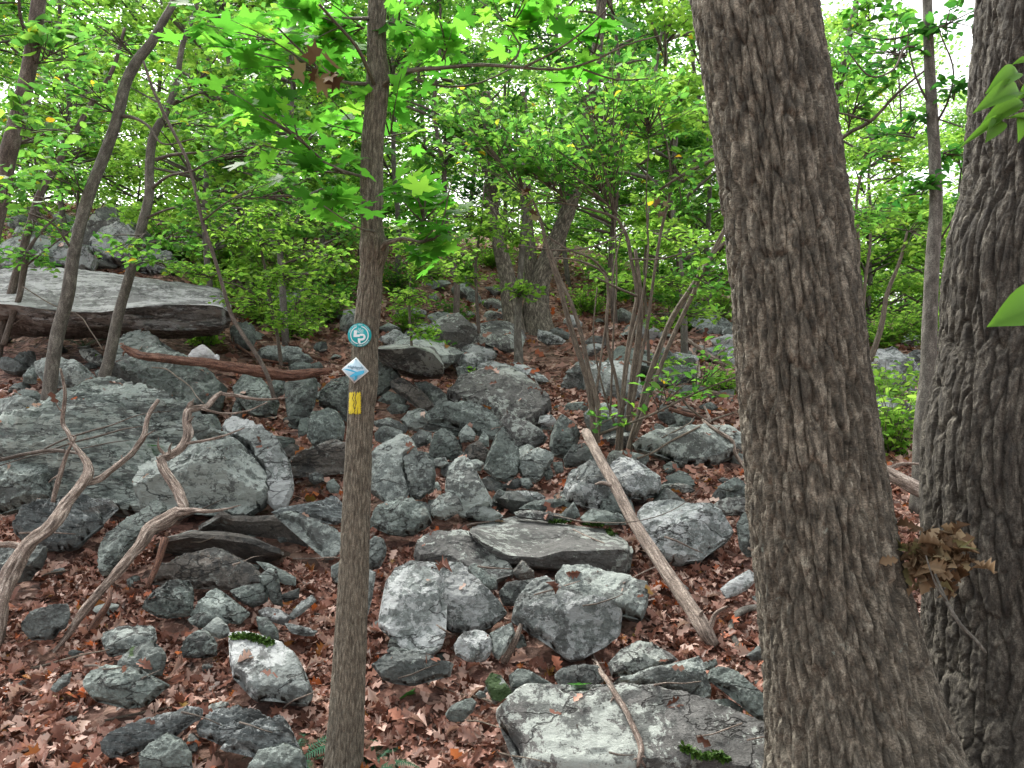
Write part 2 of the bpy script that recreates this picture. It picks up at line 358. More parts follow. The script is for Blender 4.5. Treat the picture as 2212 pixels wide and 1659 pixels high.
    hb = -thick * Rr * np.sqrt(np.clip(dd / (Rr * .7), 0, 1)) * (1 + .15 * fbm(pp * 3 + seed, 2, 15)); hb[onb] = 0
    N = len(vv); mapb = np.arange(N); inn = np.nonzero(~onb)[0]; mapb[inn] = N + np.arange(len(inn))
    V3 = np.concatenate([np.column_stack([vv, h]), np.column_stack([vv[inn], hb[inn]])])
    F3 = np.concatenate([ff, mapb[ff][:, ::-1]])
    F3 = F3[(F3[:, 0] != F3[:, 1]) & (F3[:, 1] != F3[:, 2]) & (F3[:, 0] != F3[:, 2])]
    return V3, F3, span
ROCK_N = [0]
def rock(name, pts, label, mat='lichen', k=.9, bulge=.9, thick=1.0, layer=0, depth=None, lift=0, ridge=None, tilt=.6, group=None, cat='rock', res=None, yaw=0, under=.7):
    """pts: outline; k: how far the rock's face leans back from the viewer (0 upright, 3 lying on the slope)"""
    pts = np.array(pts, float); ROCK_N[0] += 1
    pts = (pts - pts.mean(0)) * 1.035 + pts.mean(0)
    i = int(np.argmax(pts[:, 1])); b = ground(*pts[i]) if depth is None else at(pts[i][0], pts[i][1], depth)
    if depth is None: b = np.array([0, 0, CAM_Z]) + (b - np.array([0, 0, CAM_Z])) * .962
    up = np.array([0, k, 1.]) / math.hypot(k, 1); ri = np.array([1., 0, 0])
    cy, sy = math.cos(yaw), math.sin(yaw); ri = np.array([cy, sy, 0.]); up = np.array([-sy * k, cy * k, 1.]) / math.hypot(k, 1)
    nr = np.cross(ri, up)
    if nr[1] > 0: nr = -nr
    o = np.array([0, 0, CAM_Z]); W = []
    for px, py in pts:
        d = ray(px, py); t_ = np.dot(b - o, nr) / np.dot(d, nr); W.append(o + d * t_)
    W = np.array(W); c = W.mean(0)
    uv = np.column_stack([(W - c) @ ri, (W - c) @ up])
    if ((uv[:, 0] * np.roll(uv[:, 1], -1)) - (np.roll(uv[:, 0], -1) * uv[:, 1])).sum() < 0: uv = uv[::-1]
    pxs = np.ptp(pts[:, 0]) + np.ptp(pts[:, 1])
    V3, F3, span = slab_mesh(uv, bulge, thick, ROCK_N[0] * 3 + 1, layer, res or int(np.clip(pxs / 5.5, 14, 60)), ridge, tilt, under)
    # the bulge must come from the drawn plane backwards a little so that the outline stays the outline
    wv = V3[:, :1] * ri + V3[:, 1:2] * up + V3[:, 2:3] * nr
    if np.dot(np.cross(ri, up), nr) < 0: F3 = F3[:, ::-1]
    ob = mesh_np(name, wv, F3, G[mat], sharp=32); ob.location = tuple(c)
    tag(ob, label, cat, group)
    accumulate(wv + c, F3, 1)
    return ob
def stone(name, loc, size, label, mat, group, seed, flat=.6, rz=0):
    """small free stone: a sphere cut by random planes"""
    r = np.random.default_rng(seed); n = 12
    th = np.linspace(0, 2 * np.pi, n * 2, endpoint=False); ph = np.linspace(.12, np.pi - .12, n)
    T_, P_ = np.meshgrid(th, ph); d = np.stack([np.sin(P_) * np.cos(T_), np.sin(P_) * np.sin(T_), np.cos(P_)], -1).reshape(-1, 3)
    rad = np.full(len(d), 1.3)
    for _ in range(11):
        pn = r.normal(size=3); pn /= np.linalg.norm(pn); dp = d @ pn; off = r.uniform(.55, .95)
        rad = np.where(dp > .05, np.minimum(rad, off / np.maximum(dp, .05)), rad)
    rad *= 1 + .05 * fbm(d * 3 + seed, 3, 2)
    v = d * rad[:, None] * np.array([size * .5 * r.uniform(.9, 1.25), size * .5 * r.uniform(.7, 1), size * .5 * flat])
    ax = r.uniform(-.35, .35, 2); cx, sx = math.cos(ax[0]), math.sin(ax[0]); cz, sz = math.cos(rz), math.sin(rz)
    v = v @ np.array([[1, 0, 0], [0, cx, sx], [0, -sx, cx]]); v = v @ np.array([[cz, sz, 0], [-sz, cz, 0], [0, 0, 1]])
    i = np.arange(n * n * 2).reshape(n, 2 * n); a = i[:-1]; b = i[1:]
    f = np.stack([a, b, np.roll(b, -1, 1), np.roll(a, -1, 1)], -1).reshape(-1, 4)
    f = np.concatenate([f[:, [0, 1, 2]], f[:, [0, 2, 3]]])
    top = np.array([[i[0, 0], i[0, j], i[0, j + 1]] for j in range(1, 2 * n - 1)]); bot = np.array([[i[-1, 0], i[-1, j + 1], i[-1, j]] for j in range(1, 2 * n - 1)])
    f = np.concatenate([f, top, bot])
    ob = mesh_np(name, v, f, G[mat], smooth=True, sharp=30); ob.location = tuple(loc); tag(ob, label, 'rock', group)
    accumulate(v + np.array(loc), f, 1); return ob

# each: (name, tile, outline, label, options)
RK = [
# --- left: big boulder group
('rock','T',[(1090,1560),(1130,1530),(1200,1545),(1215,1600),(1190,1650),(1120,1650)],'rounded rock propping up the right end of the huge ledge',dict(mat='green')),
('boulder','T',[(430,1140),(480,1085),(560,1062),(640,1100),(710,1180),(640,1235),(540,1240),(450,1200)],'pale craggy boulder on the pile above the huge ledge',dict(mat='pale',k=.6)),
('boulder','T',[(225,1200),(300,1160),(380,1150),(460,1230),(440,1290),(330,1285),(240,1262)],'white mottled rock at left of the pile above the huge ledge',dict(mat='pale',k=.6)),
('rock','T',[(215,1125),(250,1095),(310,1090),(350,1130),(300,1155),(230,1150)],'small dark rock highest up on the left slope',dict(mat='dark',k=.4)),
('rock','T',[(925,1150),(960,1120),(1060,1115),(1105,1160),(1040,1185),(960,1190)],'pale rock on the left slope right of the ledge pile',dict(mat='pale',k=.6)),
('rock','T',[(560,1245),(640,1215),(760,1200),(840,1240),(800,1290),(660,1290),(580,1280)],'lichened rock just above the middle of the huge ledge',dict(mat='pale',k=1)),
('rock','T',[(80,1270),(120,1200),(200,1190),(240,1240),(200,1280),(120,1290)],'dark craggy rock above the left end of the huge ledge',dict(mat='lichen',k=.6)),
('boulder','A',[(0,690),(110,640),(215,622),(260,560),(400,470),(560,400),(720,380),(850,430),(960,490),(1060,560),(1180,600),(1350,690),(1340,760),(1220,850),(1090,930),(1000,1010),(960,1190),(860,1190),(730,1175),(600,1120),(430,1130),(330,1120),(330,1000),(180,1010),(0,980)],'enormous layered boulder filling the left side, under the forked dead branches',dict(mat='boulder',k=1.25,bulge=.7,thick=.9,layer=1.0,ridge=.40,tilt=1.0,under=1.2,res=80)),
('boulder','A',[(900,960),(1050,880),(1190,820),(1320,730),(1450,740),(1560,830),(1680,970),(1704,1080),(1640,1160),(1520,1238),(1380,1208),(1200,1195),(1040,1200),(900,1190)],'blunt pale topped front lobe of the enormous boulder with a dark vertical face',dict(mat='lichen',k=.8,bulge=1.0,ridge=.52,tilt=1.2,under=1.2,res=60)),
('boulder','A',[(1410,690),(1430,640),(1490,615),(1600,660),(1700,730),(1780,800),(1830,910),(1848,1060),(1800,1170),(1730,1190),(1690,1150),(1700,1090),(1690,990),(1620,880),(1540,800),(1440,730)],'rounded outer slice split off the right of the enormous boulder',dict(mat='pale',k=.9,bulge=1.5,thick=1.4,ridge=.3)),
('boulder','A',[(0,920),(160,890),(320,885),(345,960),(330,1060),(320,1130),(180,1160),(60,1200),(0,1225)],'dark greenish block at the left edge below the enormous boulder',dict(mat='green',k=.8,ridge=.6,tilt=1.)),
('boulder','A',[(690,390),(700,280),(740,200),(800,130),(900,102),(980,120),(1040,190),(1100,260),(1220,300),(1350,370),(1425,430),(1400,500),(1360,560),(1200,570),(1080,560),(950,490),(840,430),(760,385)],'round topped grey boulder behind the enormous one, under the red log',dict(mat='green',k=1,bulge=.9)),
('rock','A',[(0,500),(120,490),(250,520),(245,580),(200,620),(60,620),(0,640)],'low grey rock at the left edge above the enormous boulder',dict(mat='lichen')),
('rock','A',[(95,470),(120,450),(230,448),(265,480),(258,512),(130,500)],'dark wedge stone behind the low grey rock at the left edge',dict(mat='green')),
('rock','A',[(230,330),(225,265),(400,245),(520,290),(620,385),(560,415),(450,425),(300,420)],'broad mottled rock between the two left trees',dict(mat='lichen',k=.7)),
('rock','A',[(150,350),(200,285),(232,300),(228,400),(150,402)],'small upright stone left of the first grey tree foot',dict(mat='green',k=.2)),
('rock','A',[(85,265),(150,215),(215,203),(228,250),(205,290),(110,285)],'layered stone on the slope near the left edge',dict(mat='dark',layer=.5)),
('rock','A',[(0,240),(100,265),(175,308),(90,328),(0,302)],'flat slab stone running out of the left edge',dict(mat='dark',k=2)),
('rock','A',[(500,192),(610,195),(662,245),(650,275),(580,262),(520,232)],'flat slab behind the second grey tree foot',dict(mat='flat',k=2)),
('rock','A',[(1470,430),(1520,370),(1575,300),(1640,370),(1700,440),(1762,520),(1740,600),(1620,610),(1540,560),(1490,490)],'pyramid shaped rock standing below the red log',dict(mat='green',k=.35)),
('rock','A',[(1715,390),(1770,360),(1806,358),(1792,470),(1745,482),(1702,430)],'small squarish stone between pyramid and tall rocks',dict(mat='green',k=.3)),
('rock','A',[(1803,400),(1880,370),(1972,350),(2005,430),(1990,520),(1940,640),(1860,680),(1815,600),(1808,480)],'tall slanting slab left of the trail marker tree',dict(mat='green',k=.35,tilt=.2)),
('boulder','A',[(1950,650),(2010,580),(2080,558),(2140,590),(2178,680),(2165,760),(2090,800),(1990,797),(1945,740)],'smooth round boulder beside the trail marker tree',dict(mat='green',k=.3,bulge=.95,tilt=.3)),
('rock','A',[(2020,540),(2030,470),(2100,400),(2180,375),(2280,370),(2300,480),(2290,640),(2190,640),(2150,590),(2090,555)],'large grey rock half behind the trail marker tree',dict(mat='green',k=.5)),
('rock','A',[(1820,980),(1830,900),(1900,850),(2050,795),(2120,772),(2212,790),(2260,860),(2250,950),(2100,965),(1960,985),(1850,992)],'brown faced ledge rock passing behind the trail marker tree',dict(mat='brown',k=.5,ridge=.78,under=1.8)),
('rock','A',[(2068,1025),(2110,1003),(2150,1055),(2135,1095),(2085,1092),(2060,1055)],'little egg shaped stone left of the marker tree',dict(mat='green',k=.2)),
('rock','A',[(1950,985),(1990,962),(2040,975),(2050,1020),(1990,1040),(1955,1020)],'little dark stone below the brown faced ledge',dict(mat='dark',k=.2)),
('boulder','A',[(635,1450),(680,1370),(760,1320),(900,1230),(1000,1145),(1045,1185),(1075,1240),(1010,1300),(940,1390),(830,1480),(720,1580),(655,1610),(632,1540)],'leaning grey slab behind the lower forked branch',dict(mat='green',k=.8,tilt=.3)),
('boulder','A',[(100,1340),(140,1250),(340,1160),(560,1135),(700,1145),(742,1195),(640,1240),(650,1290),(540,1370),(480,1430),(300,1445),(180,1420)],'thin layered slab jutting right under the left branch',dict(mat='strata',k=1.3,layer=1,ridge=.5,thick=.6)),
('boulder','B',[(0,190),(60,215),(290,215),(260,330),(170,430),(60,440),(0,420)],'shadowed block under the left fork at the picture edge',dict(mat='dark',k=.5)),
('boulder','A',[(1740,1240),(1850,1215),(2000,1285),(2165,1360),(2160,1420),(2100,1500),(2040,1500),(1980,1400),(1900,1300)],'slab with rippled top left of the marker tree',dict(mat='lichen',k=1.4,layer=.4)),
('boulder','A',[(1720,1215),(1790,1185),(1900,1195),(2000,1185),(2060,1140),(2130,1128),(2175,1180),(2180,1260),(2100,1290),(1950,1250),(1800,1240)],'dark finely layered rock touching the marker tree',dict(mat='strata',k=.8,layer=1,ridge=.5)),
('boulder','B',[(950,450),(1010,350),(1180,280),(1340,235),(1420,240),(1500,290),(1600,340),(1680,440),(1560,480),(1250,480),(1210,450)],'humped rock at the bottom of the curved slab stack',dict(mat='brown',k=.5,ridge=.6)),
('rock','B',[(1620,310),(1680,318),(1800,370),(1868,410),(1866,458),(1790,450),(1700,385)],'narrow grey plank of stone right of the humped rock',dict(mat='green',k=1)),
('rock','A',[(1160,625),(1210,613),(1330,690),(1425,720),(1310,745),(1262,772),(1215,710)],'triangular stone chip caught on the dead branch',dict(mat='green',k=.6,depth=4.95)),
('rock','A',[(1240,640),(1250,600),(1360,598),(1400,680),(1380,720),(1300,700)],'small grey stone behind the triangular chip',dict(mat='green',k=.4)),
('rock','A',[(1465,600),(1475,540),(1495,500),(1530,560),(1528,625),(1480,625)],'small upright stone left of the pyramid rock foot',dict(mat='green',k=.2)),
('rock','A',[(1625,205),(1700,175),(1900,188),(1975,255),(1920,290),(1760,275),(1650,250)],'flat topped rock behind the right end of the red log',dict(mat='lichen',k=.8)),
('rock','A',[(1825,300),(1890,262),(2000,285),(1960,325),(1850,340)],'small pale stone touching the red log end',dict(mat='green',k=.6)),
('rock','A',[(1190,225),(1215,190),(1280,155),(1330,190),(1360,225),(1350,255),(1220,248)],'white quartz lump perched on the red log',dict(mat='quartz',k=.2,depth=6.3)),
('rock','A',[(1345,235),(1368,215),(1388,228),(1384,255),(1352,257)],'tiny quartz piece beside the white lump',dict(mat='quartz',k=.2,depth=6.3)),
# --- lower left
('rock','B',[(905,605),(950,520),(1080,440),(1195,430),(1217,500),(1212,635),(1130,660),(1000,660)],'squared block with ribbed top under the slab stack',dict(mat='green',k=.6,ridge=.6,layer=.3)),
('rock','B',[(1205,650),(1260,570),(1370,483),(1480,560),(1575,640),(1510,705),(1420,680),(1300,680)],'tent shaped slab in the lower left rubble',dict(mat='green',k=.6)),
('rock','B',[(1190,675),(1350,603),(1400,640),(1455,690),(1400,720),(1330,715),(1260,730)],'second smaller slab leaning under the tent shaped one',dict(mat='green',k=.7)),
('rock','B',[(1455,495),(1550,460),(1685,448),(1690,560),(1600,600),(1530,565)],'blocky stone behind the tent shaped slab',dict(mat='green',k=.5,ridge=.7)),
('rock','B',[(1638,400),(1700,348),(1748,360),(1762,480),(1785,590),(1720,570),(1690,475),(1640,440)],'tall thin slab standing on end in the lower left rubble',dict(mat='green',k=.1,tilt=.2)),
('rock','B',[(1768,525),(1890,478),(1888,540),(1800,568)],'small brick like stone right of the standing thin slab',dict(mat='green',k=.5)),
('rock','B',[(1820,660),(1880,590),(1970,523),(1998,560),(1920,625),(1850,675)],'small stone bar tilted up to the right',dict(mat='pale',k=.9)),
('rock','B',[(1633,622),(1690,598),(1760,610),(1838,660),(1805,715),(1730,692),(1650,655)],'pale wedge left of the tilted stone bar',dict(mat='pale',k=.9,ridge=.4)),
('rock','B',[(1800,700),(1900,718),(2008,750),(1980,780),(1850,765)],'flat pale stone strip under the tilted stone bar',dict(mat='pale',k=1.2)),
('rock','B',[(1622,660),(1690,665),(1755,740),(1760,805),(1680,795),(1635,745)],'small broken slab below the pale wedge',dict(mat='green',k=.4)),
('rock','B',[(655,770),(780,735),(960,722),(988,800),(965,835),(860,885),(690,908),(662,850)],'rectangular grey block, topmost of the three lower left stones',dict(mat='lichen',k=1.0,ridge=.35)),
('rock','B',[(735,975),(840,850),(960,820),(1030,870),(1038,960),(1015,1030),(900,1025),(800,990)],'dark mossy stone, middle one of the three lower left stones',dict(mat='mossy',k=.6)),
('rock','B',[(558,1090),(610,1010),(690,968),(840,985),(960,1040),(1065,1090),(970,1170),(900,1225),(760,1210),(620,1195),(570,1145)],'angular boulder, lowest of the three lower left stones',dict(mat='green',k=.7,ridge=.55,bulge=1.1,tilt=1)),
('rock','B',[(1152,855),(1190,790),(1260,743),(1330,770),(1368,830),(1365,905),(1240,918),(1160,915)],'plain grey five sided stone in the lower left leaves',dict(mat='green',k=.4,tilt=.2)),
('rock','B',[(1268,747),(1372,658),(1435,710),(1455,775),(1385,795),(1330,765)],'pointed stone resting behind the five sided one',dict(mat='lichen',k=.5)),
('boulder','B',[(1453,782),(1560,768),(1680,808),(1800,858),(1905,970),(1925,1040),(1970,1150),(1935,1205),(1800,1190),(1600,1170),(1545,1080),(1480,1045),(1458,930)],'whitish flat boulder with a mossy top edge, lower left of the marker tree',dict(mat='pale',k=1.6,bulge=.6,ridge=.15,tilt=.3,thick=.8)),
('rock','B',[(318,1115),(400,1032),(452,1008),(440,1075),(352,1135)],'little stone flake alone in the lower left leaves',dict(mat='lichen',k=1)),
('boulder','B',[(648,1452),(760,1380),(1000,1300),(1200,1240),(1272,1248),(1255,1305),(1130,1385),(1020,1455),(880,1505),(700,1545),(650,1505)],'long dark ridge stone with a pale stripe at the bottom left',dict(mat='strata',k=1.1,ridge=.55,layer=.6)),
('rock','B',[(888,1540),(950,1460),(1060,1393),(1172,1460),(1203,1530),(1210,1640),(900,1640)],'shield shaped stone cut off by the bottom edge',dict(mat='green',k=.5)),
('boulder','B',[(1248,1372),(1330,1290),(1500,1238),(1640,1268),(1762,1330),(1600,1400),(1480,1440),(1380,1460),(1260,1405)],'upper layered slab near the bottom left fern',dict(mat='strata',k=1.5,layer=1)),
('boulder','B',[(1398,1492),(1480,1400),(1640,1330),(1780,1290),(1850,1400),(1895,1550),(1700,1570),(1560,1500),(1430,1505)],'lower layered slab behind the bottom left fern',dict(mat='strata',k=1.2,layer=.8,ridge=.4)),
('rock','B',[(1560,1640),(1640,1500),(1800,1455),(1900,1500),(1945,1640)],'greenish rock at the bottom edge under the fern',dict(mat='green',k=.6)),
('rock','B',[(148,722),(250,620),(420,578),(435,612),(420,700),(320,795),(200,805)],'curved dark slab below the lower forked branch',dict(mat='dark',k=.7,ridge=.7)),
('rock','B',[(2093,340),(2150,308),(2200,330),(2200,440),(2120,445),(2093,400)],'small mottled stone peeping out left of the marker tree',dict(mat='lichen',k=.3)),
# --- centre
('rock','C',[(305,250),(375,208),(425,280),(482,372),(440,400),(370,470),(305,480)],'leaning stone directly right of the diamond marker',dict(mat='green',k=.3)),
('rock','C',[(413,388),(470,363),(600,440),(697,552),(610,575),(520,495),(425,435)],'slanting brown slab behind the marker tree blaze',dict(mat='brown',k=.3)),
('rock','C',[(565,400),(640,388),(720,440),(810,505),(795,545),(705,552),(645,475)],'rough grey slab right of the slanting brown slab',dict(mat='lichen',k=.9)),
('rock','C',[(333,512),(400,448),(522,500),(505,535),(400,530)],'small wedge stone right of the yellow blaze',dict(mat='green',k=.6)),
('rock','C',[(388,562),(440,523),(518,545),(505,585),(420,595)],'small low stone below the wedge by the blaze',dict(mat='green',k=.6)),
('boulder','C',[(778,475),(900,400),(1000,360),(1180,353),(1320,410),(1370,500),(1418,540),(1405,595),(1330,640),(1250,690),(1130,690),(1060,620),(960,560),(850,530)],'broad flat topped boulder at the centre of the rock field',dict(mat='flat',k=1.7,bulge=.6,ridge=.2,tilt=.4)),
('boulder','C',[(636,600),(700,555),(880,528),(1000,550),(1080,620),(1118,690),(1090,750),(960,720),(860,690),(760,645),(650,645)],'smooth wedge boulder joined to the front of the central flat one',dict(mat='green',k=.6,ridge=.6)),
('rock','C',[(618,665),(700,638),(800,660),(862,700),(845,735),(700,700),(630,695)],'low grey slab under the smooth wedge boulder',dict(mat='green',k=.6)),
('rock','C',[(478,635),(530,578),(600,585),(645,605),(642,665),(600,700),(520,690)],'blocky stone left of the smooth wedge boulder',dict(mat='lichen',k=.4)),
('rock','C',[(310,640),(400,618),(522,680),(510,712),(380,690),(320,670)],'flat stone right of the marker tree under the blaze',dict(mat='dark',k=.9)),
('rock','C',[(315,715),(380,670),(485,700),(485,750),(400,785),(320,760)],'mottled stone below the flat stone right of the marker tree',dict(mat='lichen',k=.6)),
('rock','C',[(1100,650),(1145,588),(1300,660),(1403,742),(1345,800),(1200,805),(1150,710)],'dark slanted face rock between central boulder and teardrop stone',dict(mat='flat',k=.4,tilt=.3)),
('rock','C',[(1420,800),(1450,660),(1500,598),(1580,660),(1613,722),(1590,795),(1550,870),(1450,860)],'pointed dark grey rock left of the shrub stems',dict(mat='green',k=.25,bulge=1.1)),
('rock','C',[(1508,875),(1560,800),(1640,778),(1702,860),(1700,900),(1575,925),(1520,930)],'angular rock touching the upper end of the grey log',dict(mat='green',k=.5)),
('boulder','C',[(1003,942),(1050,810),(1108,685),(1132,675),(1170,740),(1227,850),(1222,960),(1150,1022),(1080,1003)],'upright teardrop shaped stone at the centre of the rubble',dict(mat='green',k=.2,bulge=.75,tilt=.2)),
('rock','C',[(1222,905),(1300,830),(1350,810),(1445,850),(1415,920),(1370,1000),(1330,1025),(1270,1005),(1224,955)],'squarish rock just right of the teardrop stone',dict(mat='lichen',k=.4,ridge=.55)),
('rock','C',[(1222,805),(1290,783),(1325,800),(1275,852),(1235,852)],'small stone lying on the squarish rock',dict(mat='lichen',k=.6)),
('rock','C',[(660,845),(665,795),(690,720),(740,685),(810,718),(852,800),(848,855),(760,882),(680,872)],'rounded block like a loaf in the middle rubble',dict(mat='green',k=.3,bulge=.9)),
('rock','C',[(843,722),(895,660),(952,720),(935,765),(860,775)],'small five sided stone right above the loaf shaped block',dict(mat='lichen',k=.3)),
('rock','C',[(968,765),(1000,703),(1033,740),(1035,800),(990,800)],'little spike stone left of the teardrop stone top',dict(mat='green',k=.2)),
('rock','C',[(873,845),(910,790),(970,763),(1038,830),(1015,888),(900,882)],'brownish block between loaf shaped and teardrop stones',dict(mat='brown',k=.4)),
('boulder','C',[(296,860),(360,800),(490,738),(560,778),(582,830),(510,880),(498,960),(533,1080),(505,1140),(400,1155),(296,1090)],'big mottled boulder right behind the marker tree',dict(mat='lichen',k=.8,bulge=.7,tilt=.3)),
('boulder','C',[(488,885),(560,828),(620,840),(683,900),(685,1080),(600,1130),(540,1130),(530,1040),(505,950)],'upright split block beside the big mottled boulder',dict(mat='lichen',k=.35,ridge=.65)),
('rock','C',[(518,765),(600,700),(672,708),(672,770),(600,800),(570,812)],'dark tilted stone on top of the mottled boulder',dict(mat='dark',k=.6)),
('boulder','C',[(762,1080),(780,960),(830,900),(890,886),(950,950),(982,1040),(1053,1140),(1045,1180),(950,1190),(885,1240),(845,1225),(800,1130)],'ridged grey boulder rising to a hump in the centre',dict(mat='lichen',k=.8,bulge=.9)),
('rock','C',[(668,1175),(720,1110),(780,1088),(840,1120),(873,1200),(800,1235),(760,1265),(690,1250)],'round lump at the left foot of the ridged boulder',dict(mat='lichen',k=.5)),
('rock','C',[(878,1245),(960,1148),(1060,1198),(1123,1240),(1060,1268),(960,1262)],'low rock at the right foot of the ridged boulder',dict(mat='lichen',k=1)),
('boulder','C',[(278,1292),(340,1190),(480,1128),(560,1140),(650,1220),(668,1280),(600,1320),(500,1358),(440,1350),(340,1320)],'smooth dome shaped boulder right of the marker tree',dict(mat='green',k=.9,bulge=.95,ridge=.45)),
('boulder','C',[(1508,1085),(1540,980),(1640,930),(1720,895),(1800,950),(1840,1060),(1805,1145),(1720,1200),(1640,1170),(1530,1138)],'pale pitted boulder left of the grey log',dict(mat='pale',k=.9,bulge=.85)),
('boulder','E',[(40,960),(110,900),(190,888),(260,920),(360,990),(383,1050),(360,1100),(280,1130),(180,1120),(90,1060)],'pale rounded boulder right of the grey log',dict(mat='pale',k=.9,bulge=.85)),
('rock','E',[(0,1130),(60,1080),(140,1110),(200,1150),(220,1215),(120,1230),(20,1225)],'low stone under the middle of the grey log',dict(mat='green',k=.9)),
('boulder','C',[(568,1492),(620,1400),(720,1350),(850,1338),(930,1360),(1000,1440),(1150,1530),(1190,1600),(1060,1640),(900,1600),(780,1550),(600,1550)],'dark slab left of and lower than the table slab',dict(mat='flat',k=1.8,bulge=.55,ridge=.2,tilt=.3)),
('rock','C',[(1198,1215),(1300,1205),(1480,1228),(1582,1262),(1400,1262),(1220,1238)],'narrow flat stone along the back of the table slab',dict(mat='flat',k=1.6)),
('rock','C',[(1228,1192),(1300,1150),(1460,1128),(1525,1160),(1400,1205),(1340,1195)],'flat wedge behind the table slab',dict(mat='green',k=1.1)),
('rock','C',[(1445,1122),(1560,1138),(1605,1160),(1535,1185)],'thin stone leaf behind the pitted boulder foot',dict(mat='green',k=.8)),
('rock','C',[(1478,1242),(1570,1153),(1613,1240),(1560,1265)],'small triangular stone behind the table slab',dict(mat='green',k=.2)),
('rock','C',[(1615,1250),(1680,1190),(1780,1210),(1880,1240),(1900,1290),(1760,1290),(1640,1280)],'grey stone between the table slab and the grey log',dict(mat='green',k=.9)),
('rock','C',[(1178,1112),(1210,1078),(1340,1088),(1393,1120),(1350,1155),(1200,1142)],'long low pale stone in the middle leaves',dict(mat='pale',k=.6)),
('rock','C',[(1058,1125),(1100,1068),(1158,1100),(1115,1145),(1070,1140)],'small dark stone left of the long low pale one',dict(mat='green',k=.4)),
('rock','C',[(252,1435),(310,1368),(370,1388),(388,1460),(345,1565),(258,1580)],'pale pointed stone right against the marker tree',dict(mat='lichen',k=.4)),
('rock','D',[(238,470),(280,363),(322,380),(302,500),(272,645),(238,660)],'tall narrow pale stone right against the marker tree, lower one',dict(mat='pale',k=.4)),
('rock','C',[(1378,965),(1420,918),(1443,990),(1403,1015)],'little upright stone right of the squarish rock',dict(mat='green',k=.2)),
('rock','C',[(1438,900),(1500,898),(1508,960),(1460,975)],'little round stone below the pointed dark grey rock',dict(mat='green',k=.3)),
('rock','C',[(1105,1052),(1220,998),(1255,1040),(1205,1068)],'small slab chip below the teardrop stone',dict(mat='lichen',k=.8)),
('rock','C',[(688,885),(700,875),(760,868),(783,910),(740,935),(695,920)],'small lichened stone under the loaf shaped block',dict(mat='lichen',k=.3)),
('rock','C',[(776,835),(850,818),(898,858),(865,890),(790,888)],'small dark stone right of the loaf shaped block',dict(mat='green',k=.4)),
('rock','C',[(888,892),(950,880),(1003,902),(985,955),(930,948)],'small rough stone above the ridged boulder',dict(mat='lichen',k=.5)),
('rock','C',[(1235,1000),(1290,1000),(1320,1050),(1280,1070),(1240,1045)],'small grey stone under the squarish rock',dict(mat='green',k=.4)),
('rock','C',[(828,302),(870,288),(932,370),(900,405),(850,408)],'upright split stone behind the central flat boulder',dict(mat='green',k=.1)),
('rock','C',[(858,300),(862,243),(882,250),(903,325),(880,318)],'thin stone needle behind the upright split stone',dict(mat='green',k=.1)),
('rock','C',[(1268,392),(1320,353),(1333,402),(1295,410)],'small triangular stone at the back of the central flat boulder',dict(mat='green',k=.2)),
('rock','C',[(1348,655),(1360,608),(1430,598),(1463,640),(1420,675)],'small pale stone right of the central flat boulder',dict(mat='pale',k=.4)),
('boulder','C',[(798,243),(900,233),(1025,260),(940,305),(810,275)],'flat pale slab above the central boulder, left one',dict(mat='pale',k=2)),
('boulder','C',[(955,302),(1060,278),(1250,338),(1295,382),(1150,372)],'long pale slab in a row above the central boulder, middle one',dict(mat='pale',k=2)),
('boulder','C',[(1175,268),(1260,298),(1400,368),(1415,392),(1300,378),(1200,315)],'narrow pale slab above the central boulder, right one',dict(mat='pale',k=2)),
('boulder','C',[(858,192),(930,158),(1083,230),(1040,248),(900,225)],'pale pointed slab farther up beside the footpath',dict(mat='pale',k=1.2)),
('boulder','C',[(738,105),(860,28),(960,58),(973,110),(850,135),(760,128)],'pale domed rock left of the footpath below the shrubs',dict(mat='pale',k=1)),
('boulder','C',[(335,122),(450,70),(565,140),(450,158)],'pale rock just above the dark fronted ledge',dict(mat='pale',k=1.2)),
('rock','C',[(1345,120),(1350,60),(1420,85),(1520,130),(1500,150),(1400,150)],'angular slab right of the big double tree foot',dict(mat='pale',k=.8)),
('rock','C',[(1420,65),(1480,50),(1545,90),(1540,118),(1440,90)],'dark plank like stone right of the big double tree foot',dict(mat='dark',k=1)),
('rock','C',[(1635,140),(1690,100),(1770,110),(1780,160),(1700,165)],'dark pointed rock beyond the shrub stems',dict(mat='flat',k=.5)),
# --- centre foreground
('boulder','D',[(348,720),(358,600),(400,440),(440,370),(520,330),(640,318),(775,345),(735,400),(728,540),(712,660),(760,745),(740,825),(680,880),(560,880),(460,810)],'left half of the cracked pale boulder in the foreground',dict(mat='pale',k=1.1,bulge=.6,ridge=.3,tilt=.4)),
('boulder','D',[(742,400),(785,335),(880,350),(960,440),(1060,530),(1142,630),(1055,710),(960,752),(800,742),(765,722),(722,650),(740,540)],'right half of the cracked pale boulder in the foreground',dict(mat='pale',k=1.1,bulge=.75,ridge=.35)),
('boulder','D',[(1188,685),(1230,550),(1330,440),(1410,428),(1500,530),(1620,570),(1800,590),(1868,640),(1855,770),(1800,805),(1690,860),(1560,925),(1500,895),(1380,790),(1240,710)],'massive pale block with sharp corner in the right foreground',dict(mat='pale',k=1.0,bulge=.8,ridge=.42,tilt=.7,under=1.0)),
('boulder','D',[(1463,405),(1510,343),(1600,343),(1720,370),(1880,410),(2033,460),(2030,580),(1988,675),(1900,640),(1700,610),(1540,560),(1490,480)],'flat pale block behind the sharp cornered one',dict(mat='lichen',k=1.5,bulge=.55,ridge=.2)),
('rock','D',[(888,372),(950,318),(1083,430),(1085,485),(1010,490),(940,430)],'grey flat stone between cracked boulder and table slab',dict(mat='green',k=.7)),
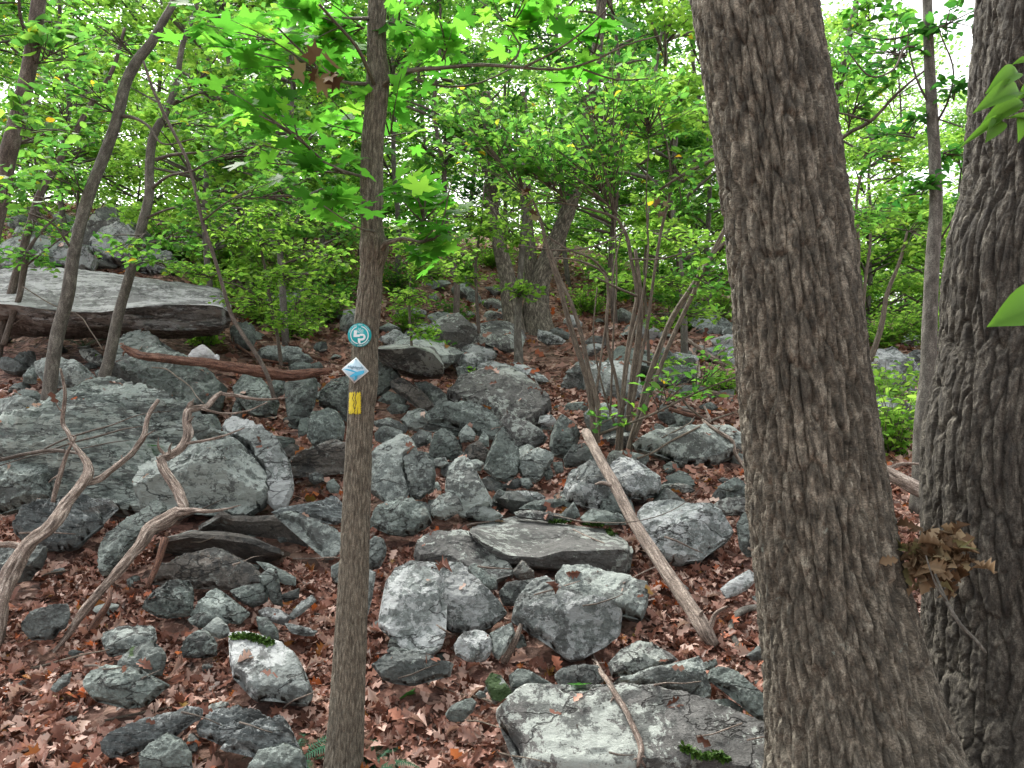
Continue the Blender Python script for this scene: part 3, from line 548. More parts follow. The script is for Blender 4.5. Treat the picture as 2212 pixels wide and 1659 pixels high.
('rock','D',[(1183,375),(1245,298),(1318,370),(1325,415),(1230,425)],'small rust brown pyramid stone below the table slab',dict(mat='brown',k=.2)),
('rock','D',[(1098,505),(1150,450),(1335,418),(1290,525),(1200,588),(1130,588)],'dark topped stone left of the sharp cornered block',dict(mat='dark',k=.7,ridge=.6)),
('rock','D',[(818,835),(880,758),(960,743),(1040,780),(1058,860),(1005,938),(900,940),(830,898)],'pale small stone under the cracked boulder, left of a pair',dict(mat='pale',k=.6)),
('rock','D',[(1043,765),(1180,698),(1198,760),(1150,860),(1095,930),(1057,885)],'small stone under the cracked boulder, right of a pair',dict(mat='lichen',k=.6)),
('rock','D',[(1200,760),(1250,770),(1275,840),(1220,860),(1180,830)],'small grey stone hidden right of the splintered stub',dict(mat='green',k=.4)),
('boulder','D',[(298,962),(420,900),(560,878),(700,930),(805,958),(785,1035),(640,1065),(560,1092),(430,1078),(340,1015)],'dark boat shaped stone in the foreground leaves',dict(mat='dark',k=.7,ridge=.6,bulge=1)),
('rock','D',[(390,870),(430,848),(500,860),(560,885),(470,905),(400,895)],'small grey chip behind the dark boat shaped stone',dict(mat='green',k=.6)),
('rock','D',[(395,850),(410,800),(450,790),(485,830),(470,858)],'little grey stone at left foot of the cracked boulder',dict(mat='green',k=.3)),
('rock','D',[(1013,1072),(1050,1018),(1110,1030),(1170,1120),(1200,1165),(1125,1228),(1060,1195),(1030,1125)],'narrow pale stone with a moss streak',dict(mat='mossy',k=.8)),
('rock','D',[(1163,1032),(1220,988),(1290,1000),(1445,1090),(1385,1115),(1300,1125),(1200,1155),(1175,1115)],'grey sloping stone behind the bottom boulder',dict(mat='green',k=.8)),
('rock','D',[(763,1275),(800,1220),(920,1173),(955,1200),(935,1255),(865,1320),(790,1318)],'small dark stone alone in the foreground leaves',dict(mat='green',k=.6)),
('rock','D',[(950,1150),(975,1125),(1010,1135),(1020,1165),(975,1175)],'tiny stone at the end of the foreground twig',dict(mat='lichen',k=.3)),
('boulder','D',[(1108,1245),(1180,1170),(1320,1092),(1450,1092),(1530,1160),(1640,1150),(1880,1092),(2060,1100),(2250,1140),(2400,1190),(2520,1230),(2680,1300),(2860,1380),(2860,1700),(1260,1700),(1245,1500),(1170,1400),(1120,1330)],'huge lichen spotted boulder at the bottom right',dict(mat='flat',k=1.1,bulge=.5,ridge=.2,tilt=.3,thick=.8,res=70)),
('rock','D',[(1455,1025),(1560,968),(1720,968),(1770,1050),(1705,1100),(1580,1115),(1500,1120)],'dark blotched stone left of the bottom stick',dict(mat='dark',k=.8,ridge=.5)),
('boulder','F',[(55,955),(130,870),(220,828),(330,838),(440,888),(485,930),(400,970),(260,1025),(80,1030)],'dark flat rock half buried in the foreground leaves',dict(mat='flat',k=1.3,ridge=.4)),
('boulder','F',[(90,1080),(250,1018),(440,988),(620,912),(645,960),(690,1165),(640,1200),(500,1140),(300,1100)],'long pale edged slab on the bottom right boulder',dict(mat='lichen',k=1.,ridge=.6,layer=.3,tilt=1)),
('boulder','F',[(688,1060),(700,998),(760,983),(860,1010),(950,1090),(1080,1190),(1080,1345),(960,1275),(900,1215),(850,1140)],'long slanting slab against the oak foot',dict(mat='green',k=.9,ridge=.5)),
('rock','F',[(638,1195),(800,1178),(905,1240),(885,1268),(700,1228)],'thin flat stone between the two long slabs',dict(mat='green',k=1.2)),
('rock','F',[(638,955),(730,923),(743,960),(700,998),(655,992)],'small stone chip above the long pale edged slab',dict(mat='green',k=.6)),
('rock','F',[(762,482),(860,410),(940,363),(988,400),(972,445),(870,520),(800,538)],'pale angular stone in the leaves left of the oak',dict(mat='pale',k=.6,ridge=.5)),
('rock','E',[(863,1290),(900,1230),(970,1218),(1010,1300),(1015,1460),(930,1495),(885,1435)],'upright greenish slab against the left of the oak',dict(mat='green',k=.3)),
('rock','F',[(925,905),(1000,840),(1060,828),(1060,930),(960,935)],'dark low stone beside the oak at the curved root',dict(mat='dark',k=.6)),
('boulder','E',[(248,1215),(310,1160),(450,1138),(540,1190),(700,1188),(780,1270),(835,1340),(760,1405),(640,1510),(500,1520),(400,1495),(260,1390)],'large pale blotched boulder right of the grey log',dict(mat='pale',k=1.2,bulge=.7,ridge=.3)),
('rock','E',[(683,1200),(740,1150),(880,1128),(973,1170),(968,1215),(800,1230)],'dark leaf shaped slab above the large blotched boulder',dict(mat='flat',k=.9,ridge=.6)),
('rock','E',[(745,1055),(850,993),(900,1018),(915,1062),(820,1075)],'pair of thin layered chips in the leaves near the oak',dict(mat='green',k=.9,layer=1)),
('rock','E',[(440,1050),(480,1030),(560,1050),(600,1080),(530,1090)],'small brown stone sunk in the leaves right of the pale rounded boulder',dict(mat='brown',k=1.2)),
('boulder','E',[(215,785),(400,728),(640,698),(820,688),(918,740),(905,805),(800,865),(700,895),(560,905),(450,880),(340,830),(240,810)],'wide flat grey boulder right of the shrub stems',dict(mat='lichen',k=1.2,ridge=.5,bulge=.7)),
('rock','E',[(363,560),(400,528),(440,560),(483,650),(430,665),(370,622)],'upright dark stone right of the shrub stems',dict(mat='dark',k=.2)),
('rock','E',[(138,605),(170,528),(203,560),(193,680),(150,692)],'small upright stone seen between the shrub stems',dict(mat='green',k=.2)),
('boulder','E',[(335,355),(430,310),(600,288),(605,380),(450,410),(350,400)],'grey slab block among the fallen limbs behind the shrub',dict(mat='lichen',k=.7,ridge=.6)),
('boulder','E',[(700,125),(800,98),(880,110),(870,155),(730,158)],'flat rock near the top of the slope left of the oak, upper',dict(mat='pale',k=1)),
('boulder','E',[(640,185),(800,160),(880,182),(870,235),(700,220)],'flat rock near the top of the slope left of the oak, lower',dict(mat='pale',k=1)),
('boulder','E',[(1700,250),(1850,200),(1980,240),(2000,400),(1850,440),(1710,350)],'pale rock seen between the oak and the thin grey tree',dict(mat='pale',k=1)),
('boulder','E',[(1950,210),(1990,190),(2060,200),(2080,250),(2000,260)],'dark rock far back between the right trees',dict(mat='dark',k=.5)),
]
for q in RK:
    rock(q[0], P(q[1], q[2]), q[3], **q[4])

def block(rows, label, mat, seed, cat='rock', name='boulder', amp=.03, M=110, K=9):
    """a bedded slab lofted through lines measured on it: rear top edge, front top edge, lower edge, rear underside; each (picture points, depth)"""
    L = []
    for pts, dep in rows:
        pts = np.array(pts, float); dd = np.broadcast_to(np.array(dep, float), (len(pts),)); W = np.array([at(p[0], p[1], d_) for p, d_ in zip(pts, dd)])
        s_ = np.concatenate([[0], np.cumsum(np.linalg.norm(np.diff(W, axis=0), axis=1))]); t_ = np.linspace(0, s_[-1], M)
        L.append(np.column_stack([np.interp(t_, s_, W[:, i]) for i in range(3)]))
    ring = []; n = len(L)
    for i in range(n):
        a, b = L[i], L[(i + 1) % n]; k = K if i != 1 else max(4, K - 2)
        for j in range(k): ring.append(a + (b - a) * j / k)
    V = np.stack(ring, 1); m, q = V.shape[:2]; c = V.mean((0, 1)); ctr = V.mean(1, keepdims=True); sp = np.ptp(V[..., 0])
    e_ = np.minimum(np.arange(m), np.arange(m)[::-1]) / m; V = ctr + (V - ctr) * (np.clip(e_ / .035, .55, 1) ** .5)[:, None, None]
    out = V - ctr; out /= np.linalg.norm(out, axis=2, keepdims=True) + 1e-9
    f3 = lambda sc, o, s0: fbm(V * np.array(sc) + seed, o, s0)
    n_ = f3([1.2, 1.2, 2.], 3, 31) * amp * 1.5 + f3([4, 4, 9.], 4, 32) * amp + f3([14, 14, 30.], 3, 33) * amp * .45
    st_ = f3([1.5, 1.5, 8.], 3, 34); n_ = n_ + amp * .9 * (np.floor(st_ * 4) / 4 - st_)
    V = V + out * n_[..., None]
    i = np.arange(m * q).reshape(m, q); A = i[:-1]; B = i[1:]
    f = np.stack([A, B, np.roll(B, -1, 1), np.roll(A, -1, 1)], -1).reshape(-1, 4); f = np.concatenate([f[:, [0, 1, 2]], f[:, [0, 2, 3]]])
    v = np.vstack([V.reshape(-1, 3), V[0].mean(0)[None], V[-1].mean(0)[None]]); j = np.arange(q); jn = (j + 1) % q
    f = np.vstack([f, np.stack([i[0, j], i[0, jn], np.full(q, m * q)], -1), np.stack([i[-1, jn], i[-1, j], np.full(q, m * q + 1)], -1)])
    o = mesh_np(name, v - c, f, G[mat], sharp=34); o.location = tuple(c); tag(o, label, cat); accumulate(v, f, 1)
    return o
block([(P('T', [(-60, 1285), (60, 1272), (220, 1268), (420, 1285), (640, 1305), (860, 1340), (1040, 1372), (1100, 1430)]), 10.3),
       (P('T', [(-60, 1435), (70, 1445), (180, 1462), (330, 1478), (480, 1480), (600, 1462), (800, 1440), (1000, 1448), (1092, 1462)]), 8.0),
       (P('T', [(-60, 1505), (80, 1492), (200, 1540), (400, 1545), (600, 1552), (800, 1566), (1000, 1560), (1096, 1530)]), 8.3),
       (P('T', [(-60, 1600), (200, 1610), (600, 1610), (1000, 1600), (1080, 1580)]), 9.6)], 'huge overhanging grey ledge lying across the left slope behind the thin trees', 'ledge', 3, amp=.05, M=150, K=16)
block([(P('A', [(1010, 1392), (1070, 1362), (1200, 1336), (1400, 1340), (1600, 1368), (1700, 1410), (1797, 1448)]), 4.85), (P('A', [(985, 1402), (1060, 1372), (1200, 1346), (1400, 1352), (1600, 1380), (1700, 1420), (1800, 1456)]), 4.45),
       (P('A', [(980, 1430), (1060, 1400), (1200, 1372), (1400, 1384), (1600, 1415), (1700, 1458), (1795, 1484)]), 4.44), (P('A', [(955, 1480), (1060, 1470), (1200, 1495), (1380, 1490), (1500, 1545), (1660, 1568), (1770, 1510)]), 4.72), (P('A', [(1000, 1520), (1200, 1540), (1500, 1580), (1760, 1560)]), 5.1)],
      'thin wavy edged slab in the middle of the stack', 'brown', 11, amp=.014, K=6)
block([(P('A', [(1255, 1296), (1330, 1252), (1400, 1196), (1470, 1230), (1600, 1232), (1750, 1225), (1880, 1270), (1965, 1360), (2020, 1440)]), 5.25), (P('A', [(1250, 1310), (1330, 1263), (1400, 1206), (1470, 1242), (1600, 1243), (1750, 1236), (1880, 1284), (1958, 1372), (2022, 1452)]), 4.85),
       (P('A', [(1250, 1325), (1330, 1285), (1400, 1240), (1470, 1268), (1600, 1272), (1750, 1270), (1860, 1320), (1935, 1400), (2015, 1490)]), 4.83), (P('A', [(1250, 1350), (1400, 1372), (1500, 1420), (1650, 1440), (1740, 1500), (1790, 1575), (1870, 1575), (1990, 1515)]), 5.02), (P('A', [(1300, 1380), (1500, 1460), (1700, 1560), (1950, 1560)]), 5.5)],
      'long curved slab, uppermost of the stack below the enormous boulder', 'brown', 12, amp=.018, K=7)
block([(P('C', [(935, 1290), (1060, 1265), (1200, 1242), (1500, 1268), (1800, 1298), (1935, 1372)]), 5.35), (P('C', [(905, 1340), (1000, 1405), (1160, 1485), (1350, 1500), (1500, 1462), (1750, 1455), (1955, 1442)]), 4.42),
       (P('C', [(905, 1352), (1000, 1425), (1165, 1540), (1350, 1562), (1520, 1578), (1740, 1590), (1925, 1628)]), 4.46), (P('C', [(960, 1420), (1200, 1570), (1500, 1620), (1900, 1660)]), 4.9)],
      'largest flat dark slab like a table in the centre foreground', 'flat', 13, amp=.022, K=14)
block([(P('C', [(325, 162), (440, 142), (560, 148), (690, 172), (745, 240)]), 8.3), (P('C', [(318, 185), (440, 188), (570, 180), (680, 215), (762, 300)]), 7.35), (P('C', [(325, 240), (440, 300), (560, 340), (660, 372), (760, 355)]), 7.6), (P('C', [(400, 330), (560, 380), (740, 380)]), 8.4)],
      'dark fronted ledge with pale top right of the round marker', 'flat', 14, amp=.03)
# loose stones that nothing tells apart, by zone
SM = {'green': 'greenish', 'lichen': 'lichen spotted', 'dark': 'dark', 'pale': 'whitish', 'flat': 'brownish grey', 'brown': 'rusty'}
def scatter(n, x0, x1, y0, y1, smin, smax, label, group, mats, seed, cond=None, flat=.55):
    r = random.Random(seed); k = 0; tries = 0
    while k < n and tries < n * 40:
        tries += 1
        px, py = r.uniform(x0, x1), r.uniform(y0, y1)
        if cond and not cond(px, py): continue
        g = ground(px, py)
        s = r.uniform(smin, smax) * (.6 + .8 * r.random() ** 3)
        mm = r.choice(mats); big = 'larger ' if s > (smin + smax) * .5 else ''
        stone('stone', (g[0], g[1], g[2] + s * .12), s, big + SM[mm] + ' ' + label, mm, group, seed * 1000 + k, r.uniform(.4, .8), r.uniform(0, 6.28)); k += 1
scatter(72, 800, 1620, 850, 1150, .12, .34, 'stone wedged in the rubble of the middle slope', 'small stones in the middle rubble', ['green', 'lichen', 'dark'], 1)
scatter(36, 590, 770, 740, 1040, .12, .34, 'stone in the rubble left of the marker tree', 'small stones left of the marker tree', ['green', 'lichen', 'brown'], 2)
scatter(22, 0, 700, 1150, 1650, .05, .13, 'stone half sunk in the lower left leaves', 'little stones in the lower left leaves', ['green', 'lichen', 'dark'], 3)
scatter(18, 800, 1640, 1250, 1650, .04, .10, 'stone half sunk in the foreground leaves', 'little stones in the foreground leaves', ['green', 'lichen', 'pale'], 4)
scatter(32, 840, 1100, 620, 800, .25, .80, 'stone on the bank left of the footpath', 'pale stones on the upper bank', ['pale', 'lichen', 'flat'], 5)
scatter(44, 1230, 1600, 690, 900, .16, .55, 'stone among fallen limbs behind the shrub', 'stones behind the shrub', ['lichen', 'green', 'pale'], 6)
scatter(26, 0, 560, 490, 590, .5, 1.4, 'rock on the high left slope', 'rocks on the high left slope', ['pale', 'lichen', 'flat'], 7)
scatter(18, 0, 240, 700, 860, .15, .45, 'stone under the left trees', 'stones under the left trees', ['lichen', 'green', 'dark'], 8)
scatter(18, 1840, 2060, 700, 980, .2, .7, 'rock beyond the right oaks', 'rocks beyond the oaks', ['lichen', 'green', 'pale'], 9)
scatter(14, 540, 780, 620, 740, .3, .7, 'rock under the bushes left of the marker tree', 'rocks under the bushes', ['pale', 'green', 'flat'], 10)
BV = BVHTree.FromPolygons(np.concatenate(ACC_V).tolist(), np.concatenate(ACC_F).tolist())
KIND = np.concatenate(ACC_K)
def cast(px, py):
    d = Vector(ray(px, py)); h = BV.ray_cast(Vector((0, 0, CAM_Z)), d.normalized(), 200)
    return h[0].y if h[0] is not None else 60.0
# ------------------------------------------------------------------ stems, branches, logs
def smooth_path(pts, rad, step):
    pts = np.array(pts, float); rad = np.array(rad, float)
    if len(pts) < 2: return pts, rad
    q = np.column_stack([pts, rad]); h = np.linalg.norm(np.diff(pts, axis=0), axis=1) + 1e-9; d = np.diff(q, axis=0) / h[:, None]
    m = np.zeros_like(q); m[0], m[-1] = d[0], d[-1]
    if len(q) > 2: m[1:-1] = (d[:-1] * h[1:, None] + d[1:] * h[:-1, None]) / (h[:-1] + h[1:])[:, None]
    out = []
    for i in range(len(q) - 1):
        n = max(1, int(h[i] / step)); t = (np.arange(n) / n)[:, None]; t2, t3 = t * t, t ** 3
        out.append((2 * t3 - 3 * t2 + 1) * q[i] + (t3 - 2 * t2 + t) * h[i] * m[i] + (3 * t2 - 2 * t3) * q[i + 1] + (t3 - t2) * h[i] * m[i + 1])
    out.append(q[-1:]); o = np.vstack(out)
    return o[:, :3], np.maximum(o[:, 3], 0)
def tube(pts, rad, n=8, step=.05, seed=0, rough=.06, bark=None, flat=1.0):
    """returns verts, quads, attr of a closed tapering stem"""
    c, r = smooth_path(pts, rad, step); m = len(c)
    T = np.gradient(c, axis=0); T /= np.linalg.norm(T, axis=1)[:, None] + 1e-12
    ref = np.array([0, -1., 0]) if abs(T[:, 1]).mean() < .8 else np.array([1., 0, 0])
    A = np.cross(T, ref); A /= np.linalg.norm(A, axis=1)[:, None] + 1e-9; B = np.cross(T, A)
    th = np.linspace(0, 2 * np.pi, n, endpoint=False); s = np.concatenate([[0], np.cumsum(np.linalg.norm(np.diff(c, axis=0), axis=1))])
    ct, st = np.cos(th), np.sin(th); TH, S = np.meshgrid(th, s); Rr = np.repeat(r[:, None], n, 1)
    rr = Rr * (1 + rough * fbm(np.stack([np.cos(TH) * 1.3 + seed, np.sin(TH) * 1.3, S / (r.mean() * 5 + 1e-6)], -1), 3, seed % 97))
    if bark is not None: rr = rr + bark(TH, S, Rr)
    V = c[:, None] + rr[..., None] * (ct[None, :, None] * A[:, None] + st[None, :, None] * B[:, None] * flat)
    at_ = np.stack([Rr * np.cos(TH), Rr * np.sin(TH), S], -1)
    i = np.arange(m * n).reshape(m, n); a, b = i[:-1], i[1:]
    f = np.stack([a, b, np.roll(b, -1, 1), np.roll(a, -1, 1)], -1).reshape(-1, 4)
    V = np.vstack([V.reshape(-1, 3), c[:1] - T[:1] * r[0] * .2, c[-1:] + T[-1:] * r[-1] * .3]); at_ = np.vstack([at_.reshape(-1, 3), [[0, 0, s[0]]], [[0, 0, s[-1]]]])
    k0, k1 = m * n, m * n + 1; j = np.arange(n); jn = (j + 1) % n
    f = np.vstack([f, np.stack([i[0, j], i[0, jn], np.full(n, k0), np.full(n, k0)], -1)[:, :4], np.stack([i[-1, jn], i[-1, j], np.full(n, k1), np.full(n, k1)], -1)])
    return V, f, at_
def tri(f): 
    f = np.asarray(f)
    if f.shape[1] == 3: return f
    t_ = np.concatenate([f[:, [0, 1, 2]], f[:, [0, 2, 3]]]); return t_[(t_[:, 0] != t_[:, 1]) & (t_[:, 1] != t_[:, 2]) & (t_[:, 0] != t_[:, 2])]
class MB:
    def __init__(s): s.v = []; s.f = []; s.a = []; s.n = 0
    def add(s, v, f, a=None):
        s.v.append(np.asarray(v)); s.f.append(tri(f) + s.n); s.a.append(np.asarray(a) if a is not None else np.zeros((len(v), 3))); s.n += len(v)
    def tube(s, *a, **k): s.add(*tube(*a, **k))
    def build(s, name, mat, parent=None, origin=None):
        v = np.vstack(s.v)
        if origin is not None: v = v - np.array(origin)
        o = mesh_np(name, v, np.vstack(s.f), G[mat] if isinstance(mat, str) else mat, parent, np.vstack(s.a)); return o
def px_w(w, Y): return w / 2 * Y / F
def path(pts, Y=None):          # (px, py, width, Y?) -> points and radii
    a, b = [], []
    for q in pts:
        y = q[3] if len(q) > 3 else Y
        a.append(at(q[0], q[1], y)); b.append(px_w(q[2], y))
    return a, b
def oak_bark(seed, perx, amp, fy=5.0):
    def f(TH, S, Rr):
        u = TH / (2 * np.pi) * perx; v = S * fy
        w_ = np.stack([np.cos(TH) * 2.2 + seed, np.sin(TH) * 2.2, S * 1.6], -1)
        u2 = u + .32 * fbm(w_, 3, seed) ; 
        w2 = np.stack([np.cos(TH) * 9, np.sin(TH) * 9, S * 14], -1)
        u2 = u2 + .16 * fbm(w2, 2, seed + 3); v2 = v + .25 * fbm(w2 * .8 + 9, 2, seed + 4)
        d1, d2, idc = worley2(u2, v2, perx, seed); e = d2 - d1
        plate = np.clip(e / .26, 0, 1) ** .7
        rid = 1 - np.abs(np.mod(u2, 1) - .5) * 2      # vertical furrows
        fur = np.clip(rid / .45, 0, 1) ** .7
        w3 = np.stack([np.cos(TH) * 30, np.sin(TH) * 30, S * 34], -1)
        q1, q2, _i = worley2(u2 * 1.0, v2 * 3.1 + 7, perx, seed + 40); plate = plate * (.72 + .28 * np.clip((q2 - q1) / .14, 0, 1))
        hgt = .86 * plate + .16 * idc + .17 * fbm(w3, 3, seed + 6)
        return amp * (hgt - .75)
    return f
def fine_bark(seed, perx, amp, fy=9.):
    def f(TH, S, Rr):
        u = TH / (2 * np.pi) * perx + .6 * fbm(np.stack([np.cos(TH) * 2 + seed, np.sin(TH) * 2, S * 5], -1), 3, seed)
        d1, d2, idc = worley2(u, S * fy, perx, seed)
        return amp * (np.clip((d2 - d1) / .35, 0, 1) ** .7 - .6 + .3 * idc)
    return f
# ------------------------------------------------------------------ leaves
def T_fan(outline, center=(0.35, 0), fold=.10, curl=.12):
    o = np.array(outline, float); n = len(o)
    v = np.vstack([[center], o]); z = fold * np.abs(v[:, 1]) - curl * (v[:, 0] - .4) ** 2
    f = np.array([[0, 1 + i, 1 + (i + 1) % n] for i in range(n)])
    return np.column_stack([v, z]), f
def T_strip(xs, ws, fold=.12, curl=.15):
    v = []; f = []
    for i, (x, w_) in enumerate(zip(xs, ws)):
        for s in (-1, 0, 1): v.append((x + .02 * abs(s), s * w_, fold * abs(s) * w_ * 2 - curl * (x - .4) ** 2))
    for i in range(len(xs) - 1):
        a = i * 3
        for k in (0, 1): f += [(a + k, a + k + 1, a + 3 + k), (a + k + 1, a + 4 + k, a + 3 + k)]
    return np.array(v), np.array(f)
def lobes(spec):
    return [(r * math.cos(R(a)) + .30, r * math.sin(R(a))) for a, r in spec]
half = [(0, .72), (7, .56), (14, .60), (22, .30), (36, .50), (46, .66), (52, .52), (60, .50), (78, .28), (98, .36), (115, .50), (125, .34), (150, .26)]
L_MAPLE = T_fan(lobes(half + [(180, .10)] + [(-a, r) for a, r in reversed(half[1:])]), (.30, 0), .16, .18)
h2 = [(0, .70), (20, .34), (46, .62), (76, .30), (115, .46), (150, .24)]
L_MAPLE_S = T_fan(lobes(h2 + [(180, .08)] + [(-a, r) for a, r in reversed(h2[1:])]), (.30, 0), .16, .18)
L_OAK = T_strip([0, .16, .28, .36, .50, .60, .74, .86, 1.0], [.01, .13, .20, .10, .30, .15, .26, .13, .02], .6, .7)
L_OVAL = T_strip([0, .2, .5, .8, 1.0], [.0, .20, .27, .15, .0], .3, .25)
L_FAR = (np.array([[0, 0, 0], [.5, .32, .08], [1, 0, -.05], [.5, -.32, .08]]), np.array([[0, 3, 1], [3, 2, 1]]))
L_LIT = (np.array([[0, 0, .0], [.3, .25, .06], [.55, .1, 0], [.8, .28, .1], [1, 0, -.05], [.75, -.25, .08], [.5, -.1, 0], [.3, -.28, .05]]), np.array([[0, 2, 1], [0, 6, 2], [0, 7, 6], [2, 6, 4], [2, 4, 3], [6, 5, 4]]))
def leaves_mesh(tpl, pos, size, nrm_tilt=.5, rs=None, flat_axis=None, roll=None):
    """one leaf per position: mostly horizontal blades with a random heading and tilt"""
    tv, tf = tpl; n = len(pos); r = rs or rng
    pos = np.asarray(pos, float); size = np.broadcast_to(size, (n,)) * r.uniform(.65, 1.25, n)
    if flat_axis is None: nz = np.stack([r.normal(0, nrm_tilt, n), r.normal(0, nrm_tilt, n), np.ones(n)], -1)
    else: nz = flat_axis + r.normal(0, nrm_tilt, (n, 3))
    nz /= np.linalg.norm(nz, axis=1)[:, None]
    a = r.uniform(0, 2 * np.pi, n); h = np.stack([np.cos(a), np.sin(a), np.zeros(n)], -1)
    x = h - nz * (h * nz).sum(1)[:, None]; x /= np.linalg.norm(x, axis=1)[:, None] + 1e-9; y = np.cross(nz, x)
    V = pos[:, None] + size[:, None, None] * (tv[None, :, 0, None] * x[:, None] + tv[None, :, 1, None] * y[:, None] + (tv[None, :, 2, None] * r.uniform(-.6, 1.8, n)[:, None, None]) * nz[:, None])
    Fc = tf[None] + (np.arange(n) * len(tv))[:, None, None]
    return V.reshape(-1, 3), Fc.reshape(-1, 3)
def leaf_obj(name, mat, parent, tpl, pos, size, tilt=.5, origin=(0, 0, 0), **k):
    v, f = leaves_mesh(tpl, pos, size, tilt, **k)
    return mesh_np(name, v - np.array(origin), f, G[mat], parent, smooth=False)
def bez(a, b, sag, r):
    a, b = np.array(a), np.array(b); m = (a + b) / 2 + np.array([r.normal(0, .08), r.normal(0, .08), sag]) * np.linalg.norm(b - a)
    return [a, .5 * a + .35 * m + .15 * b, .3 * a + .4 * m + .3 * b, .1 * a + .35 * m + .55 * b, b]
def spray(mb, attach, c, rad, ntw, per, r, leafy=.55, tw=.004, sag=.12):
    """twigs fanning from the attachment point into an ellipsoid; returns leaf positions along them"""
    out = []; c = np.array(c); rad = np.array(rad); attach = np.array(attach)
    for i in range(ntw):
        d = r.normal(size=3); d /= np.linalg.norm(d); e = c + d * rad * r.uniform(.3, 1) ** .5
        s0 = attach + (c - attach) * r.uniform(0, .7)
        q = bez(s0, e, r.uniform(0, sag), r); L = np.linalg.norm(e - s0)
        mb.tube(q, [tw, tw * .8, tw * .6, tw * .45, tw * .25], n=4, step=max(.08, L / 6), rough=0)
        q = smooth_path(q, [0] * 5, L / 24)[0]; m = len(q)
        for j in range(per):
            t_ = int((1 - leafy + leafy * (j + r.random()) / per) * (m - 1))
            out.append(q[t_] + r.normal(0, .035, 3) * (1 + L * .6) * np.array([1, 1, .5]))
    return out

# ------------------------------------------------------------------ trees
def tree(name, label, trunk, mat, n=14, step=.06, limbs=(), crown=(), crown_mat='leaf_mid', tpl=L_OVAL, lsize=.07, cat='tree', group=None, bark=None, rough=.05, tilt=.45, seed=1, extra_trunks=(), twig_mat=None):
    """trunk: [(px, py, width_px, Y)]; limbs: same; crown: [(attach(px,py,Y), centre(px,py,Y), radii(m), twigs, leaves per twig)]"""
    r = np.random.default_rng(seed)
    tp, tr = path(trunk); base = min(tp, key=lambda q: q[2]); g = np.array([base[0], base[1], float(zt(base[0], base[1]))])
    e = empty(name, g, label, cat, group)
    mb = MB(); mb.tube(tp, tr, n=n, step=step, seed=seed, rough=rough, bark=bark); mb.build('trunk', mat, e, g)
    for xt in extra_trunks:
        a, b = path(xt); m2 = MB(); m2.tube(a, b, n=max(6, n - 4), step=step, seed=seed + 9, rough=rough); m2.build('stem' if cat == 'shrub' else 'trunk', mat, e, g)
    lm = MB(); pos = []
    for l in limbs:
        a, b = path(l); m3 = MB(); m3.tube(a, b, n=6, step=.05, seed=seed + 3, rough=.12); m3.build('branch', twig_mat or mat, e, g)
    for (A, Cc, rad, nt_, per) in crown:
        lm = MB(); pos += spray(lm, at(*A), at(*Cc), rad, nt_, per, r, tw=.0022 * Cc[2] ** .5); lm.build('twigs', twig_mat or mat, e, g)
    if pos: leaf_obj('crown', crown_mat, e, tpl, np.array(pos), lsize, tilt, g, rs=r)
    return e, g

